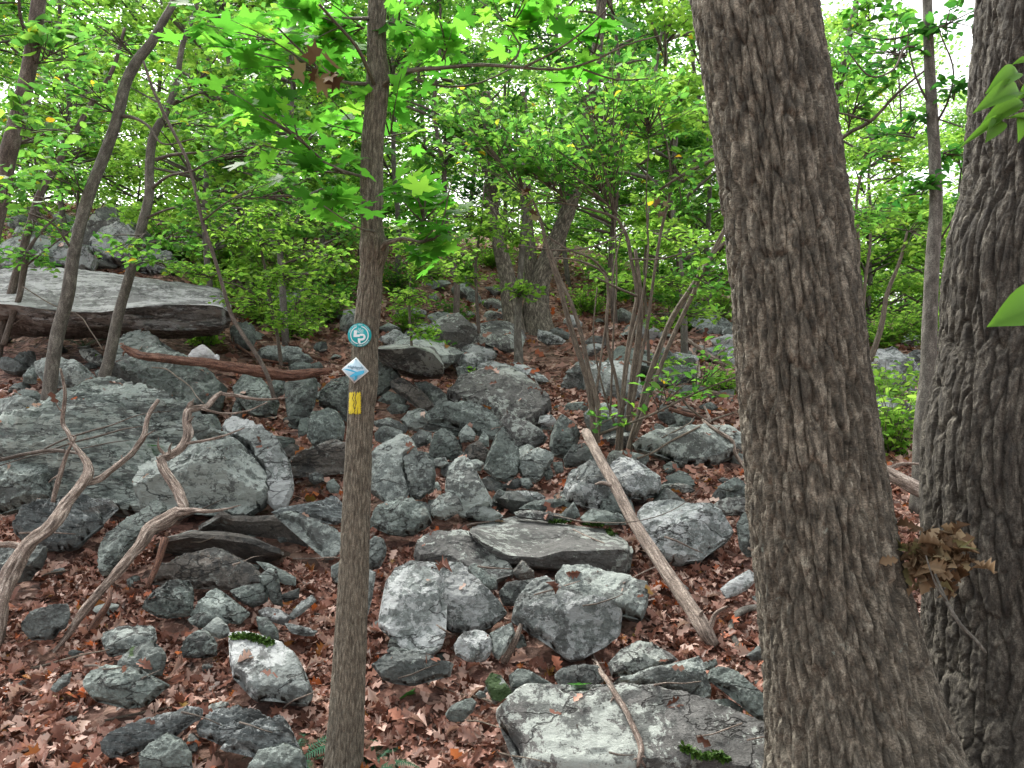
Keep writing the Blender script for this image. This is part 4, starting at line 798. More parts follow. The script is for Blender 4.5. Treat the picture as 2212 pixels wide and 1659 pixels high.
# --- the tree with the trail markers
mt, mg = tree('maple_tree', 'slim straight maple in the foreground carrying two trail markers and a yellow paint blaze',
    [(730, 1760, 104, 3.0), (741, 1659, 84, 3.0), (748, 1560, 76, 3.0), (756, 1400, 67, 3.0), (764, 1250, 62, 3.0), (770, 1100, 57, 3.0), (779, 900, 54, 3.0), (786, 830, 58, 3.0), (789, 740, 52, 3.0), (798, 640, 50, 3.0),
     (804, 570, 48, 3.0), (808, 535, 60, 3.0), (804, 500, 46, 3.0), (803, 430, 46, 3.0), (804, 330, 44, 3.0), (814, 210, 46, 3.0), (817, 165, 47, 3.0), (814, 120, 40, 3.0), (815, 0, 37, 3.0), (818, -260, 32, 3.0), (830, -900, 20, 3.0)],
    'maple_bark', n=150, step=.007, bark=fine_bark(3, 30, .0056, 12), rough=.025, tilt=.42, seed=11,
    limbs=[[(815, 195, 18, 3.0), (842, 172, 13, 2.95), (880, 154, 11, 2.9), (950, 147, 9, 2.85), (1040, 140, 8, 2.8), (1130, 146, 7, 2.8), (1210, 150, 6, 2.8), (1290, 128, 5, 2.75), (1350, 98, 4, 2.7), (1430, 76, 2.5, 2.7)],
           [(1095, 142, 6, 2.82), (1125, 100, 5, 2.9), (1100, 60, 4, 2.9), (1060, 20, 3, 2.9), (1020, -10, 2, 2.9)], [(1130, 146, 6, 2.8), (1200, 110, 5, 2.7), (1270, 60, 4, 2.6), (1320, 10, 3, 2.5)],
           [(842, 172, 9, 2.95), (900, 172, 7, 3.1), (970, 188, 5, 3.2), (1040, 178, 4, 3.2), (1100, 150, 3, 3.2)], [(1260, 150, 5, 2.8), (1330, 172, 4, 2.9), (1400, 170, 3, 3.0)],
           [(815, 200, 14, 3.0), (795, 150, 9, 2.9), (770, 100, 8, 2.8), (730, 55, 7, 2.7), (690, 10, 6, 2.6)], [(808, 182, 10, 3.0), (760, 180, 7, 2.9), (710, 166, 6, 2.8), (660, 120, 5, 2.7), (600, 60, 4, 2.6)],
           [(800, 40, 10, 3.0), (770, 40, 7, 2.9), (740, 38, 4, 2.8)],
           [(802, 385, 9, 3.0), (770, 378, 6, 2.9), (700, 350, 5, 2.8), (640, 290, 4, 2.7), (560, 250, 3, 2.6)],
           [(815, 552, 22, 3.0), (832, 525, 13, 2.95), (870, 515, 8, 2.9), (905, 522, 6, 2.85), (940, 515, 5, 2.8), (965, 440, 3, 2.75), (975, 390, 2, 2.7)],
           [(808, 500, 6, 2.95), (770, 490, 4, 2.8), (700, 445, 3, 2.7)]],
    crown=[((790, 60, 2.9), (660, 40, 2.9), (.24, .4, .12), 11, 5), ((700, 160, 2.8), (600, 130, 2.8), (.22, .4, .14), 9, 5), ((680, 330, 2.8), (560, 230, 2.8), (.22, .4, .10), 8, 5), ((640, 100, 2.7), (500, 60, 2.9), (.2, .4, .12), 8, 5),
           ((770, 378, 2.9), (620, 350, 2.9), (.24, .4, .06), 7, 4), ((830, 50, 3.0), (890, 40, 2.9), (.13, .4, .12), 6, 5), ((950, 147, 2.85), (970, 80, 2.9), (.16, .4, .07), 5, 5),
           ((1100, 60, 2.9), (1110, 60, 2.9), (.20, .4, .09), 7, 5), ((1290, 128, 2.75), (1280, 110, 2.8), (.16, .3, .10), 5, 4), ((905, 522, 2.85), (920, 430, 2.8), (.16, .4, .09), 10, 5), ((905, 522, 2.85), (950, 515, 2.8), (.16, .4, .045), 6, 5),
           ((720, 460, 2.8), (690, 430, 2.8), (.13, .3, .04), 5, 4), ((830, 300, 3.2), (890, 250, 3.2), (.14, .4, .10), 5, 4), ((800, 300, 3.2), (740, 260, 3.2), (.14, .4, .10), 5, 4)],
    crown_mat='leaf_maple', tpl=L_MAPLE, lsize=.10)
# paint blaze: follows the trunk's curve
def on_trunk(px, py, off=.0045):
    """point on the camera side of the marker tree"""
    Yc, row = 3.0, [(1659, 741, 84), (1400, 756, 67), (1100, 770, 57), (900, 779, 54), (830, 786, 58), (740, 789, 52), (640, 798, 50)]
    row = row[::-1]; ys = [q[0] for q in row]; cx = np.interp(py, ys, [q[1] for q in row]); rr = px_w(np.interp(py, ys, [q[2] for q in row]), Yc)
    dx = (px - cx) * Yc / F; dx = np.clip(dx, -rr * .98, rr * .98)
    return np.array([(cx - 1106) * Yc / F + dx, Yc - math.sqrt(rr * rr - dx * dx) - off, CAM_Z + (829.5 - py) * Yc / F])
nu, nv = 26, 40; V = []
for j in range(nv):
    for i in range(nu):
        a, b = i / (nu - 1), j / (nv - 1)
        px, py = 757 + 28.5 * a + (1.2 * math.sin(j * 1.7) if a in (0, 1) else 0), 847 + 46 * b + (1.5 * math.sin(i * 1.3) if b in (0, 1) else 0)
        V.append(on_trunk(px, py, .0062 + .0006 * math.sin(i * 2.1 + j * .8)))
q = []
for j in range(nv - 1):
    for i in range(nu - 1):
        c1 = 9 + 1.4 * math.sin(j * .45) + j * .09; c2 = 14.5 + 1.3 * math.sin(j * .37 + 1)
        if (abs(i - c1) < .8 and j > 1) or (abs(i - c2) < .9 and j < 30) or (abs(i - 20 + j * .05) < .5 and j > 26): continue
        if (i in (0, nu - 2) and (j * 7 % 5 == 0)) or (j in (0, nv - 2) and i * 5 % 7 < 2) or (j > nv - 5 and (i * 13 + j) % 11 == 0): continue
        a = j * nu + i; q.append((a, a + 1, a + nu + 1, a + nu))
o = mesh_np('paint_blaze', np.array(V) - mg, np.array(q), G['yellow'], mt); o['label'] = 'yellow rectangular paint blaze with two dark bark cracks'

# --- big oak with two trunks, right
def oak_path(rows): return [(cx, y, w_, Yd) for y, cx, w_, Yd in rows]
ob, og = tree('oak_tree', 'massive oak with furrowed bark and two trunks, filling the right side',
    oak_path([(1990, 1905, 640, 2.66), (1850, 1885, 520, 2.63), (1740, 1873, 440, 2.6), (1659, 1862, 400, 2.6), (1560, 1846, 366, 2.6), (1449, 1826, 338, 2.6), (1340, 1806, 318, 2.6), (1258, 1790, 302, 2.6), (1100, 1767, 290, 2.6), (975, 1752, 281, 2.6), (830, 1737, 271, 2.6), (691, 1723, 264, 2.6),
              (500, 1702, 256, 2.62), (319, 1678, 250, 2.64), (150, 1653, 248, 2.66), (0, 1629, 250, 2.68), (-250, 1595, 240, 2.72), (-700, 1550, 215, 2.8), (-1500, 1500, 170, 2.9)]),
    'oak_bark', n=440, step=.006, bark=oak_bark(5, 36, .027, 3.2), rough=.035, seed=21)
mb = MB()
mb.tube(*path(oak_path([(1990, 2150, 720, 2.92), (1800, 2195, 590, 2.92), (1659, 2218, 480, 2.9), (1500, 2226, 430, 2.9), (1350, 2218, 400, 2.9), (1200, 2200, 372, 2.9), (1083, 2190, 352, 2.9), (974, 2182, 336, 2.9), (756, 2208, 316, 2.9), (547, 2216, 304, 2.9), (456, 2240, 300, 2.9), (182, 2262, 292, 2.9), (0, 2272, 286, 2.9), (-400, 2290, 270, 2.9), (-1400, 2330, 200, 2.9)])),
        n=420, step=.0065, bark=oak_bark(8, 38, .025, 3.2), rough=.04, seed=28)
mb.build('trunk', 'oak_bark_shaded', ob, og)

# --- thin trees on the left
tree('leaning_tree', 'dark slender tree leaning right at the upper left corner',
    [(-130, 1250, 44, 4.6), (-80, 900, 42, 4.6), (-50, 640, 40, 4.6), (-18, 500, 38, 4.6), (0, 420, 37, 4.6), (16, 340, 35, 4.6), (37, 260, 33, 4.6), (58, 170, 30, 4.6), (73, 90, 30, 4.6), (84, 0, 28, 4.6), (110, -250, 24, 4.6)], 'dark_bark', n=18, seed=31,
    limbs=[[(70, 100, 12, 4.6), (45, 40, 8, 4.5), (40, -20, 5, 4.4)]],
    crown=[((60, 150, 4.6), (150, 90, 4.6), (.32, .5, .16), 12, 9), ((30, 300, 4.6), (90, 270, 4.3), (.25, .5, .15), 10, 8), ((0, 420, 4.6), (60, 420, 4.2), (.25, .4, .10), 7, 7)], lsize=.085)
tree('grey_tree', 'thin grey tree curving up to the right, second from the left edge',
    [(97, 940, 36, 6.9), (103, 880, 31, 6.9), (123, 729, 28, 6.9), (146, 638, 27, 6.9), (160, 547, 25, 6.9), (191, 424, 24, 6.9), (228, 328, 23, 6.9), (255, 250, 23, 6.9), (272, 180, 22, 6.9), (296, 132, 21, 6.9), (328, 91, 19, 6.9), (350, 50, 17, 6.9), (378, 0, 15, 6.9), (420, -200, 10, 6.9)], 'grey_bark', n=18, seed=32, twig_mat='dark_bark',
    limbs=[[(262, 250, 9, 6.9), (290, 255, 7, 6.8), (320, 272, 6, 6.7), (350, 310, 4, 6.6), (420, 300, 3, 6.5)], [(160, 547, 6, 6.9), (110, 480, 4, 6.7), (60, 460, 3, 6.5)]],
    crown=[((296, 132, 6.9), (240, 60, 6.8), (.45, .8, .25), 18, 11), ((255, 250, 6.9), (160, 170, 6.7), (.5, .8, .3), 22, 11), ((191, 424, 6.9), (100, 360, 6.7), (.4, .7, .2), 14, 9), ((340, 280, 6.7), (420, 250, 6.6), (.4, .6, .2), 14, 9)], lsize=.085)
tree('grey_tree', 'thin grey forked tree standing right of the curved one on the left slope',
    [(212, 880, 30, 6.9), (222, 825, 26, 6.9), (235, 780, 24, 6.9), (255, 683, 22, 6.9), (283, 583, 20, 6.9), (305, 492, 20, 6.9), (322, 425, 20, 6.9), (323, 355, 18, 6.9), (333, 290, 18, 6.9), (355, 250, 16, 6.9), (378, 191, 13, 6.9), (396, 91, 11, 6.9), (424, 18, 9, 6.9), (440, -150, 6, 6.9)], 'grey_bark', n=16, seed=33, twig_mat='dark_bark',
    limbs=[[(424, 30, 5, 6.9), (455, 12, 4, 6.8), (490, -10, 3, 6.7)], [(360, 240, 7, 6.9), (410, 190, 5, 6.7), (450, 150, 4, 6.6), (470, 120, 3, 6.5)], [(370, 228, 7, 6.9), (420, 205, 5, 6.8), (500, 185, 3, 6.6)],
           [(338, 345, 9, 6.9), (370, 335, 7, 6.8), (420, 330, 5, 6.7), (480, 320, 3, 6.6)], [(325, 410, 9, 6.9), (365, 380, 6, 6.8), (405, 372, 5, 6.7), (470, 350, 4, 6.6), (530, 330, 3, 6.5)], [(318, 470, 6, 6.9), (370, 450, 5, 6.7), (450, 445, 4, 6.5), (600, 430, 3, 6.3)], [(302, 540, 7, 6.9), (340, 520, 5, 6.8), (430, 510, 3, 6.6)]],
    crown=[((424, 30, 6.9), (500, 60, 6.6), (.5, .8, .25), 22, 11), ((420, 200, 6.8), (490, 200, 6.6), (.45, .8, .25), 20, 11), ((470, 350, 6.6), (530, 330, 6.4), (.5, .7, .22), 22, 10), ((370, 450, 6.7), (470, 440, 6.3), (.5, .7, .2), 20, 10), ((340, 520, 6.8), (420, 520, 6.4), (.4, .6, .16), 14, 9), ((300, 560, 6.9), (380, 580, 6.6), (.35, .5, .10), 12, 8), ((320, 500, 6.8), (250, 540, 6.6), (.3, .5, .10), 9, 8), ((600, 430, 6.3), (620, 420, 6.1), (.4, .6, .2), 16, 10)], lsize=.08)
tree('grey_tree', 'knotty slim tree behind the curved one at far left',
    [(-8, 775, 20, 8.6), (5, 710, 18, 8.6), (28, 620, 17, 8.6), (50, 538, 16, 8.6), (68, 478, 16, 8.6), (87, 419, 16, 8.6), (118, 365, 14, 8.6), (160, 292, 12, 8.6), (200, 219, 11, 8.6), (237, 164, 9, 8.6), (270, 60, 6, 8.6)], 'dark_bark', n=12, seed=34,
    crown=[((160, 292, 8.6), (120, 220, 8.4), (.6, 1, .4), 22, 12), ((87, 419, 8.6), (60, 500, 8.2), (.45, .8, .25), 12, 9), ((50, 538, 8.6), (40, 570, 8), (.4, .6, .16), 8, 8)], lsize=.09)
tree('sapling', 'short dark twisted sapling at the left edge in front of the huge ledge',
    [(8, 745, 13, 8.2), (25, 690, 12, 8.2), (42, 640, 12, 8.2), (52, 580, 13, 8.2), (62, 540, 9, 8.2), (85, 505, 6, 8.2), (120, 470, 4, 8.2)], 'dark_bark', n=10, seed=35,
    limbs=[[(55, 575, 5, 8.2), (100, 540, 4, 8.1), (150, 500, 3, 8.0)]], crown=[((60, 540, 8.2), (60, 560, 8), (.5, .6, .12), 10, 9)], lsize=.08)
tree('sapling', 'long dark whip like sapling crossing diagonally between the left trees and the marker tree',
    [(592, 860, 10, 5.9), (578, 811, 9, 5.9), (550, 760, 9, 5.9), (529, 729, 9, 5.9), (501, 683, 9, 5.9), (483, 624, 8, 5.9), (460, 547, 8, 5.9), (437, 478, 8, 5.9), (419, 396, 8, 5.9), (401, 337, 7, 5.9), (378, 292, 7, 5.9), (346, 228, 7, 5.9), (322, 170, 6, 5.9), (310, 132, 5, 5.9)], 'dark_bark', n=8, seed=36,
    limbs=[[(437, 478, 5, 5.9), (500, 430, 3, 5.8), (560, 400, 2, 5.7)], [(410, 372, 4, 5.9), (470, 340, 3, 5.8), (540, 320, 2, 5.7)]],
    crown=[((470, 340, 5.8), (600, 300, 5.6), (.4, .5, .16), 14, 9), ((500, 430, 5.8), (640, 420, 5.6), (.4, .5, .14), 14, 9)], lsize=.07)
tree('beech_sapling', 'bright leaved beech sapling spreading flat sprays over the right end of the huge ledge',
    [(608, 790, 9, 7.0), (600, 730, 8, 7.0), (585, 660, 7, 7.0), (575, 590, 6, 7.0), (560, 520, 5, 7.0), (552, 440, 3, 7.0)], 'dark_bark', n=8, seed=38,
    limbs=[[(585, 660, 5, 7), (520, 620, 4, 6.8), (450, 600, 2, 6.6)], [(575, 590, 5, 7), (640, 560, 4, 6.8), (720, 550, 2, 6.6)]],
    crown=[((450, 600, 6.6), (450, 585, 6.6), (.40, .5, .10), 20, 11), ((585, 660, 7), (540, 650, 6.7), (.34, .5, .10), 18, 10), ((600, 700, 7), (640, 700, 6.7), (.34, .5, .12), 20, 10), ((575, 590, 7), (640, 610, 6.7), (.42, .5, .12), 24, 11), ((720, 550, 6.6), (700, 560, 6.6), (.34, .5, .12), 18, 10), ((560, 520, 7), (560, 530, 6.8), (.45, .5, .12), 22, 11),
           ((700, 640, 6.8), (720, 650, 6.8), (.22, .5, .12), 14, 10), ((552, 460, 7), (640, 470, 6.8), (.5, .5, .14), 22, 11), ((552, 440, 7), (470, 500, 6.8), (.4, .5, .10), 16, 10)], crown_mat='leaf_bright', lsize=.062)
tree('beech_sapling', 'bright leaved beech sapling right of the marker tree, above the dark fronted ledge',
    [(892, 800, 7, 7.6), (888, 730, 6, 7.6), (884, 650, 5, 7.6), (890, 580, 4, 7.6), (896, 520, 3, 7.6)], 'dark_bark', n=8, seed=39,
    crown=[((888, 720, 7.6), (920, 715, 7.4), (.22, .4, .08), 12, 9), ((884, 650, 7.6), (870, 640, 7.4), (.26, .4, .10), 14, 9), ((890, 590, 7.6), (930, 590, 7.4), (.34, .4, .12), 20, 10), ((896, 520, 7.6), (900, 530, 7.4), (.36, .4, .12), 20, 10), ((896, 520, 7.6), (980, 560, 7.6), (.3, .4, .10), 14, 9)], crown_mat='leaf_bright', lsize=.062)
# --- twin giants in the background and the little trunk in front
tree('oak_tree', 'old grey oak with spreading trunks far up the footpath, right of its centre',
    [(1165, 775, 100, 12.2), (1162, 728, 86, 12.2), (1158, 690, 66, 12.2), (1160, 640, 50, 12.2), (1172, 590, 42, 12.2), (1190, 545, 38, 12.2), (1210, 500, 34, 12.2), (1235, 430, 30, 12.2), (1260, 300, 26, 12.2), (1290, 100, 22, 12.2), (1310, -150, 16, 12.2)],
    'oak_bark', n=40, step=.05, rough=.06, bark=oak_bark(9, 16, .05, 3), seed=41,
    extra_trunks=[[(1118, 760, 60, 12.0), (1112, 715, 50, 12.0), (1105, 660, 42, 12.0), (1096, 600, 36, 12.0), (1084, 550, 32, 12.0), (1072, 500, 28, 12.0), (1060, 400, 24, 12.0), (1050, 200, 18, 12.0)], [(1150, 640, 34, 12.3), (1146, 560, 30, 12.3), (1140, 500, 26, 12.3), (1136, 400, 22, 12.3), (1130, 200, 16, 12.3)]],
    crown=[((1240, 420, 12.2), (1230, 330, 12), (1.3, 1.6, .8), 34, 14), ((1072, 480, 12), (1040, 330, 12), (1.3, 1.6, .8), 34, 14), ((1260, 300, 12.2), (1330, 160, 12), (1.3, 1.6, .9), 30, 14), ((1060, 380, 12), (980, 190, 12), (1.3, 1.6, .9), 30, 14)], crown_mat='leaf_deep', lsize=.12, tpl=L_FAR)
tree('sapling', 'pale thin trunk with a leafy tuft in front of the old oak on the footpath',
    [(1121, 800, 22, 9.6), (1120, 765, 20, 9.6), (1118, 700, 15, 9.6), (1122, 640, 15, 9.6), (1126, 560, 12, 9.6), (1130, 480, 10, 9.6), (1132, 330, 8, 9.6)], 'grey_bark', n=10, seed=42,
    crown=[((1122, 640, 9.6), (1120, 630, 9.4), (.42, .4, .16), 16, 9), ((1130, 400, 9.6), (1130, 420, 9.4), (.6, .6, .3), 18, 9)], crown_mat='leaf_bright', lsize=.09)
# --- multi-stemmed shrub
st = [[(1284, 960, 18), (1280, 896, 17), (1270, 828, 15), (1249, 760, 14), (1228, 691, 13), (1208, 615, 13), (1185, 547, 11), (1167, 474, 8), (1150, 430, 5)],
      [(1290, 955, 15), (1292, 880, 13), (1272, 800, 12), (1255, 720, 11), (1232, 650, 10), (1205, 590, 8), (1190, 540, 6)],
      [(1330, 990, 10), (1334, 947, 9), (1338, 879, 9), (1331, 821, 9), (1314, 752, 9), (1310, 691, 9), (1314, 640, 8), (1306, 592, 7), (1270, 570, 6), (1235, 560, 4), (1190, 556, 3)],
      [(1340, 985, 14), (1344, 880, 13), (1352, 790, 13), (1367, 691, 12), (1376, 638, 11), (1364, 565, 10), (1350, 500, 9), (1335, 474, 8), (1310, 462, 7), (1265, 450, 6), (1225, 440, 5), (1160, 440, 4), (1100, 460, 3)],
      [(1352, 1000, 18), (1364, 950, 17), (1378, 905, 16), (1398, 828, 16), (1422, 760, 15), (1450, 691, 15), (1500, 612, 14), (1535, 555, 13), (1566, 495, 12), (1600, 440, 9)],
      [(1372, 940, 12), (1412, 830, 12), (1452, 730, 12), (1490, 650, 11), (1525, 575, 10), (1558, 530, 9), (1610, 500, 6)],
      [(1362, 900, 9), (1380, 800, 9), (1400, 691, 9), (1412, 600, 8), (1428, 500, 8), (1449, 400, 7), (1446, 340, 6), (1431, 273, 5), (1415, 210, 4)],
      [(1356, 930, 18), (1366, 830, 18), (1378, 740, 17), (1384, 680, 15), (1380, 600, 12), (1372, 540, 9)],
      [(1318, 900, 6), (1322, 800, 6), (1326, 700, 5), (1332, 600, 5), (1330, 520, 4), (1325, 430, 3), (1322, 340, 2)],
      [(1345, 880, 7), (1360, 760, 7), (1388, 640, 6), (1400, 540, 5), (1396, 440, 4), (1402, 300, 3)],
      [(1284, 880, 7), (1300, 760, 6), (1318, 640, 5), (1330, 560, 4), (1350, 480, 3)],
      [(1336, 940, 6), (1300, 830, 5), (1282, 730, 4), (1290, 620, 3)]]
D_S = 6.4
tree('shrub', 'many stemmed hazel like shrub arching over the rocks left of the big oak', [(a, b, c * .85, D_S) for a, b, c in st[0]], 'shrub_bark', n=10, seed=51, cat='shrub',
    extra_trunks=[[(a, b, c * .82, D_S + .08 * (i % 4) - .1) for a, b, c in s] for i, s in enumerate(st[1:])],
    limbs=[[(1310, 592, 6, 6.4), (1280, 560, 5, 6.3), (1230, 540, 4, 6.2), (1160, 500, 3, 6.1), (1110, 490, 2, 6)], [(1350, 500, 5, 6.4), (1290, 530, 4, 6.2), (1200, 540, 3, 6), (1120, 530, 2, 6)],
           [(1376, 640, 6, 6.4), (1330, 620, 5, 6.3), (1290, 600, 4, 6.2)], [(1412, 420, 6, 6.3), (1470, 380, 6, 6.2), (1530, 350, 8, 6.1), (1570, 330, 6, 6)], [(1364, 560, 5, 6.4), (1420, 560, 4, 6.3), (1500, 540, 3, 6.2)],
           [(1340, 470, 4, 6.4), (1290, 420, 3, 6.3), (1240, 380, 3, 6.2)], [(1290, 940, 7, 6.3), (1420, 890, 5, 6.1), (1500, 850, 4, 6), (1600, 810, 3, 5.9)]],
    crown=[((1330, 470, 6.4), (1250, 330, 6.4), (.6, .7, .3), 40, 11), ((1225, 440, 6.4), (1120, 300, 6.4), (.55, .7, .35), 36, 11), ((1400, 300, 6.4), (1400, 240, 6.4), (.5, .7, .4), 34, 11), ((1446, 340, 6.4), (1480, 400, 6.4), (.4, .6, .35), 22, 10), ((1325, 430, 6.4), (1290, 180, 6.4), (.6, .7, .3), 34, 11),
           ((1500, 600, 6.4), (1520, 600, 6.2), (.28, .4, .3), 14, 8), ((1150, 440, 6.3), (1000, 250, 6.5), (.55, .6, .35), 32, 11), ((1420, 890, 6.1), (1480, 820, 6), (.4, .3, .22), 10, 7), ((1500, 850, 6), (1560, 780, 6), (.25, .3, .25), 8, 7), ((1330, 900, 6.3), (1330, 900, 6.1), (.3, .2, .12), 6, 5)],
    crown_mat='leaf_mid', lsize=.085)
tree('beech_sapling', 'bright leaved beech sapling hanging its sprays behind the upper shrub stems',
    [(1402, 790, 8, 8.2), (1398, 700, 7, 8.2), (1392, 600, 6, 8.2), (1398, 500, 5, 8.2), (1404, 420, 3, 8.2)], 'dark_bark', n=8, seed=55,
    crown=[((1392, 620, 8.2), (1330, 600, 8.0), (.42, .5, .14), 18, 10), ((1392, 600, 8.2), (1470, 620, 8.0), (.42, .5, .14), 20, 10), ((1398, 520, 8.2), (1350, 520, 8.0), (.5, .5, .16), 20, 10), ((1398, 500, 8.2), (1490, 520, 8.0), (.45, .5, .16), 20, 10), ((1398, 680, 8.2), (1520, 680, 8.0), (.34, .5, .10), 14, 9), ((1398, 700, 8.2), (1440, 700, 8.0), (.3, .4, .08), 10, 9)], crown_mat='leaf_bright', lsize=.075)
tree('beech_sapling', 'bright leaved beech sapling in front of the old oak, left of its trunks',
    [(1035, 720, 8, 9.6), (1030, 650, 7, 9.6), (1028, 560, 6, 9.6), (1040, 480, 4, 9.6), (1046, 400, 3, 9.6)], 'dark_bark', n=8, seed=56,
    crown=[((1028, 560, 9.6), (970, 545, 9.4), (.5, .5, .14), 18, 10), ((1040, 490, 9.6), (1080, 500, 9.4), (.5, .5, .16), 18, 10), ((1040, 480, 9.6), (990, 460, 9.4), (.5, .5, .16), 18, 10), ((1046, 420, 9.6), (1130, 540, 9.4), (.45, .5, .14), 14, 10), ((1028, 600, 9.6), (1010, 600, 9.4), (.34, .4, .08), 10, 9)], crown_mat='leaf_bright', lsize=.08)
# --- right thin trees
tree('grey_tree', 'smooth thin grey tree standing in the gap between the two oak trunks',
    [(1984, 1110, 40, 5.4), (1988, 1040, 36, 5.4), (1990, 975, 36, 5.4), (1996, 900, 38, 5.4), (2003, 830, 34, 5.4), (2009, 691, 31, 5.4), (2015, 547, 28, 5.4), (2022, 450, 26, 5.4), (2018, 319, 24, 5.4), (2008, 150, 22, 5.4), (2003, 0, 20, 5.4), (1995, -300, 15, 5.4)], 'grey_bark', n=20, seed=61, twig_mat='dark_bark',
    limbs=[[(2030, 520, 5, 5.4), (2060, 470, 4, 5.3), (2085, 420, 3, 5.2)], [(2020, 270, 7, 5.4), (2045, 225, 5, 5.3), (2060, 160, 4, 5.2), (2030, 70, 3, 5.1)], [(2015, 240, 6, 5.4), (1980, 170, 5, 5.4), (1960, 90, 4, 5.4)], [(2020, 255, 4, 5.4), (2080, 275, 3, 5.2)],
           [(2004, 60, 6, 5.4), (1950, 80, 5, 5.5), (1900, 85, 4, 5.6), (1820, 60, 3, 5.7)], [(2012, 120, 5, 5.4), (1960, 100, 5, 5.3), (1930, 150, 4, 5.2), (1880, 165, 4, 5.1), (1830, 110, 3, 5)]],
    crown=[((2000, 420, 5.4), (1950, 420, 5.6), (.22, .4, .12), 10, 7), ((2030, 330, 5.4), (2075, 340, 5.6), (.14, .4, .16), 8, 7), ((1980, 300, 5.4), (1930, 270, 5.6), (.25, .4, .10), 9, 7), ((1960, 120, 5.4), (1910, 110, 5.6), (.35, .5, .22), 20, 8), ((2030, 60, 5.2), (2070, 40, 5.2), (.18, .4, .16), 9, 7), ((2060, 220, 5.3), (2060, 180, 5.2), (.12, .3, .12), 6, 6)], crown_mat='leaf_deep', lsize=.085)
tree('beech_tree', 'leafy branch bearing tree behind the oak reaching right with dark limbs',
    [(1770, 900, 22, 7.5), (1775, 600, 20, 7.5), (1790, 330, 18, 7.5), (1820, 150, 14, 7.5), (1850, 0, 12, 7.5), (1880, -300, 8, 7.5)], 'dark_bark', n=10, seed=62,
    limbs=[[(1785, 330, 10, 7.4), (1830, 290, 9, 7.2), (1880, 262, 8, 7.0), (1940, 200, 6, 6.8), (2000, 150, 4, 6.6)], [(1880, 262, 6, 7), (1840, 250, 5, 6.9), (1790, 240, 4, 6.8)], [(1795, 290, 6, 7.4), (1870, 330, 4, 7.2), (1950, 360, 3, 7)]],
    crown=[((1830, 290, 7.2), (1860, 190, 7), (.4, .6, .22), 20, 9), ((1870, 330, 7.2), (1900, 340, 7), (.42, .6, .14), 14, 9), ((1850, 60, 7.4), (1900, 30, 7.2), (.5, .6, .2), 18, 9), ((1800, 450, 7.4), (1880, 470, 7.2), (.4, .6, .2), 14, 9), ((1800, 220, 7.4), (1840, 120, 7.2), (.4, .6, .2), 16, 9)], crown_mat='leaf_mid', lsize=.10)
for (pl, lab, sd, Yd) in [([(1862, 690), (1870, 600), (1880, 520), (1878, 470)], 'short thin dead stem just right of the oak, far off', 63, 12), ([(1880, 780), (1905, 700), (1915, 640), (1945, 560), (1960, 500)], 'dark crooked stem between the oak and the thin grey tree', 64, 9),
                          ([(1850, 640), (1855, 540), (1850, 440), (1870, 330)], 'slim pale stem hugging the right outline of the oak', 65, 14)]:
    w0 = 14 if sd == 64 else 9
    tree('sapling', lab, [(x, y, w0 * (1 - .15 * i), Yd) for i, (x, y) in enumerate(pl)], 'shrub_bark', n=8, seed=sd, crown=[((pl[-1][0], pl[-1][1], Yd), (pl[-1][0] + 20, pl[-1][1], Yd), (.6, .6, .4), 14, 9)], crown_mat='leaf_bright', lsize=.10)

# ------------------------------------------------------------------ fallen wood
def wood(name, label, pts, mat, off=.6, n=12, step=.03, cat='branch', rough=.16, seed=1, forks=(), Y=None, group=None, flat=1.0, bark=None):
    """pts: (px, py, width px[, Y]) laid against whatever stands behind each point"""
    def solve(ps):
        ps2 = []
        q = [(a[0], a[1], a[2], a[3] if len(a) > 3 else None) for a in ps]
        dep = [a[3] if a[3] else cast(a[0], a[1]) for a in q]
        fx = [bool(a[3]) for a in q]
        for _ in range(3):
            for i in range(1, len(dep) - 1):
                if not fx[i]: dep[i] = min(dep[i], .5 * dep[i] + .25 * (dep[i - 1] + dep[i + 1]))
        return [(a[0], a[1], a[2], d - (0 if fxi else off * px_w(a[2], d))) for a, d, fxi in zip(q, dep, fx)]
    main = solve(pts); a, b = path(main); c = np.mean(a, 0)
    e = None; mb = MB(); mb.tube(a, b, n=n, step=step, seed=seed, rough=rough, flat=flat, bark=bark)
    for f_ in forks: 
        a2, b2 = path(solve(f_)); mb.tube(a2, b2, n=max(6, n - 3), step=step, seed=seed + 5, rough=rough)
    if name in ('dead_branch', 'fallen_limb', 'log'):          # snapped side stubs
        rs_ = np.random.default_rng(seed + 500)
        for _ in range(5 if name != 'log' else 3):
            i_ = rs_.integers(1, max(2, len(a) - 1)); t_ = rs_.random(); i_ = min(i_, len(a) - 1); p_ = a[i_ - 1] + (a[i_] - a[i_ - 1]) * t_; r_ = b[i_]
            ax_ = a[i_] - a[i_ - 1]; ax_ /= np.linalg.norm(ax_) + 1e-9; d_ = rs_.normal(size=3); d_ -= ax_ * (d_ @ ax_) * .6; d_ /= np.linalg.norm(d_); d_[1] = -abs(d_[1]) * .5; d_[2] = abs(d_[2]) if rs_.random() < .7 else d_[2]
            L_ = r_ * rs_.uniform(1.8, 5.5); mb.tube([p_, p_ + d_ * (r_ + L_ * .5), p_ + d_ * (r_ + L_) + ax_ * L_ * .3], [r_ * .5, r_ * .32, r_ * .12], n=7, step=.01, seed=seed, rough=.25)
    o = mb.build(name, mat, None, c); o.location = tuple(c); tag(o, label, cat, group); return o
def PW(tile, pts):              # tile px with widths in tile px
    s = TILE[tile][2] / 1.8517 * .68
    xy = P(tile, [(p[0], p[1]) for p in pts]); return [(x, y, p[2] * s, *p[3:]) for (x, y), p in zip(xy, pts)]
grain = fine_bark(2, 14, .006, 2.0)
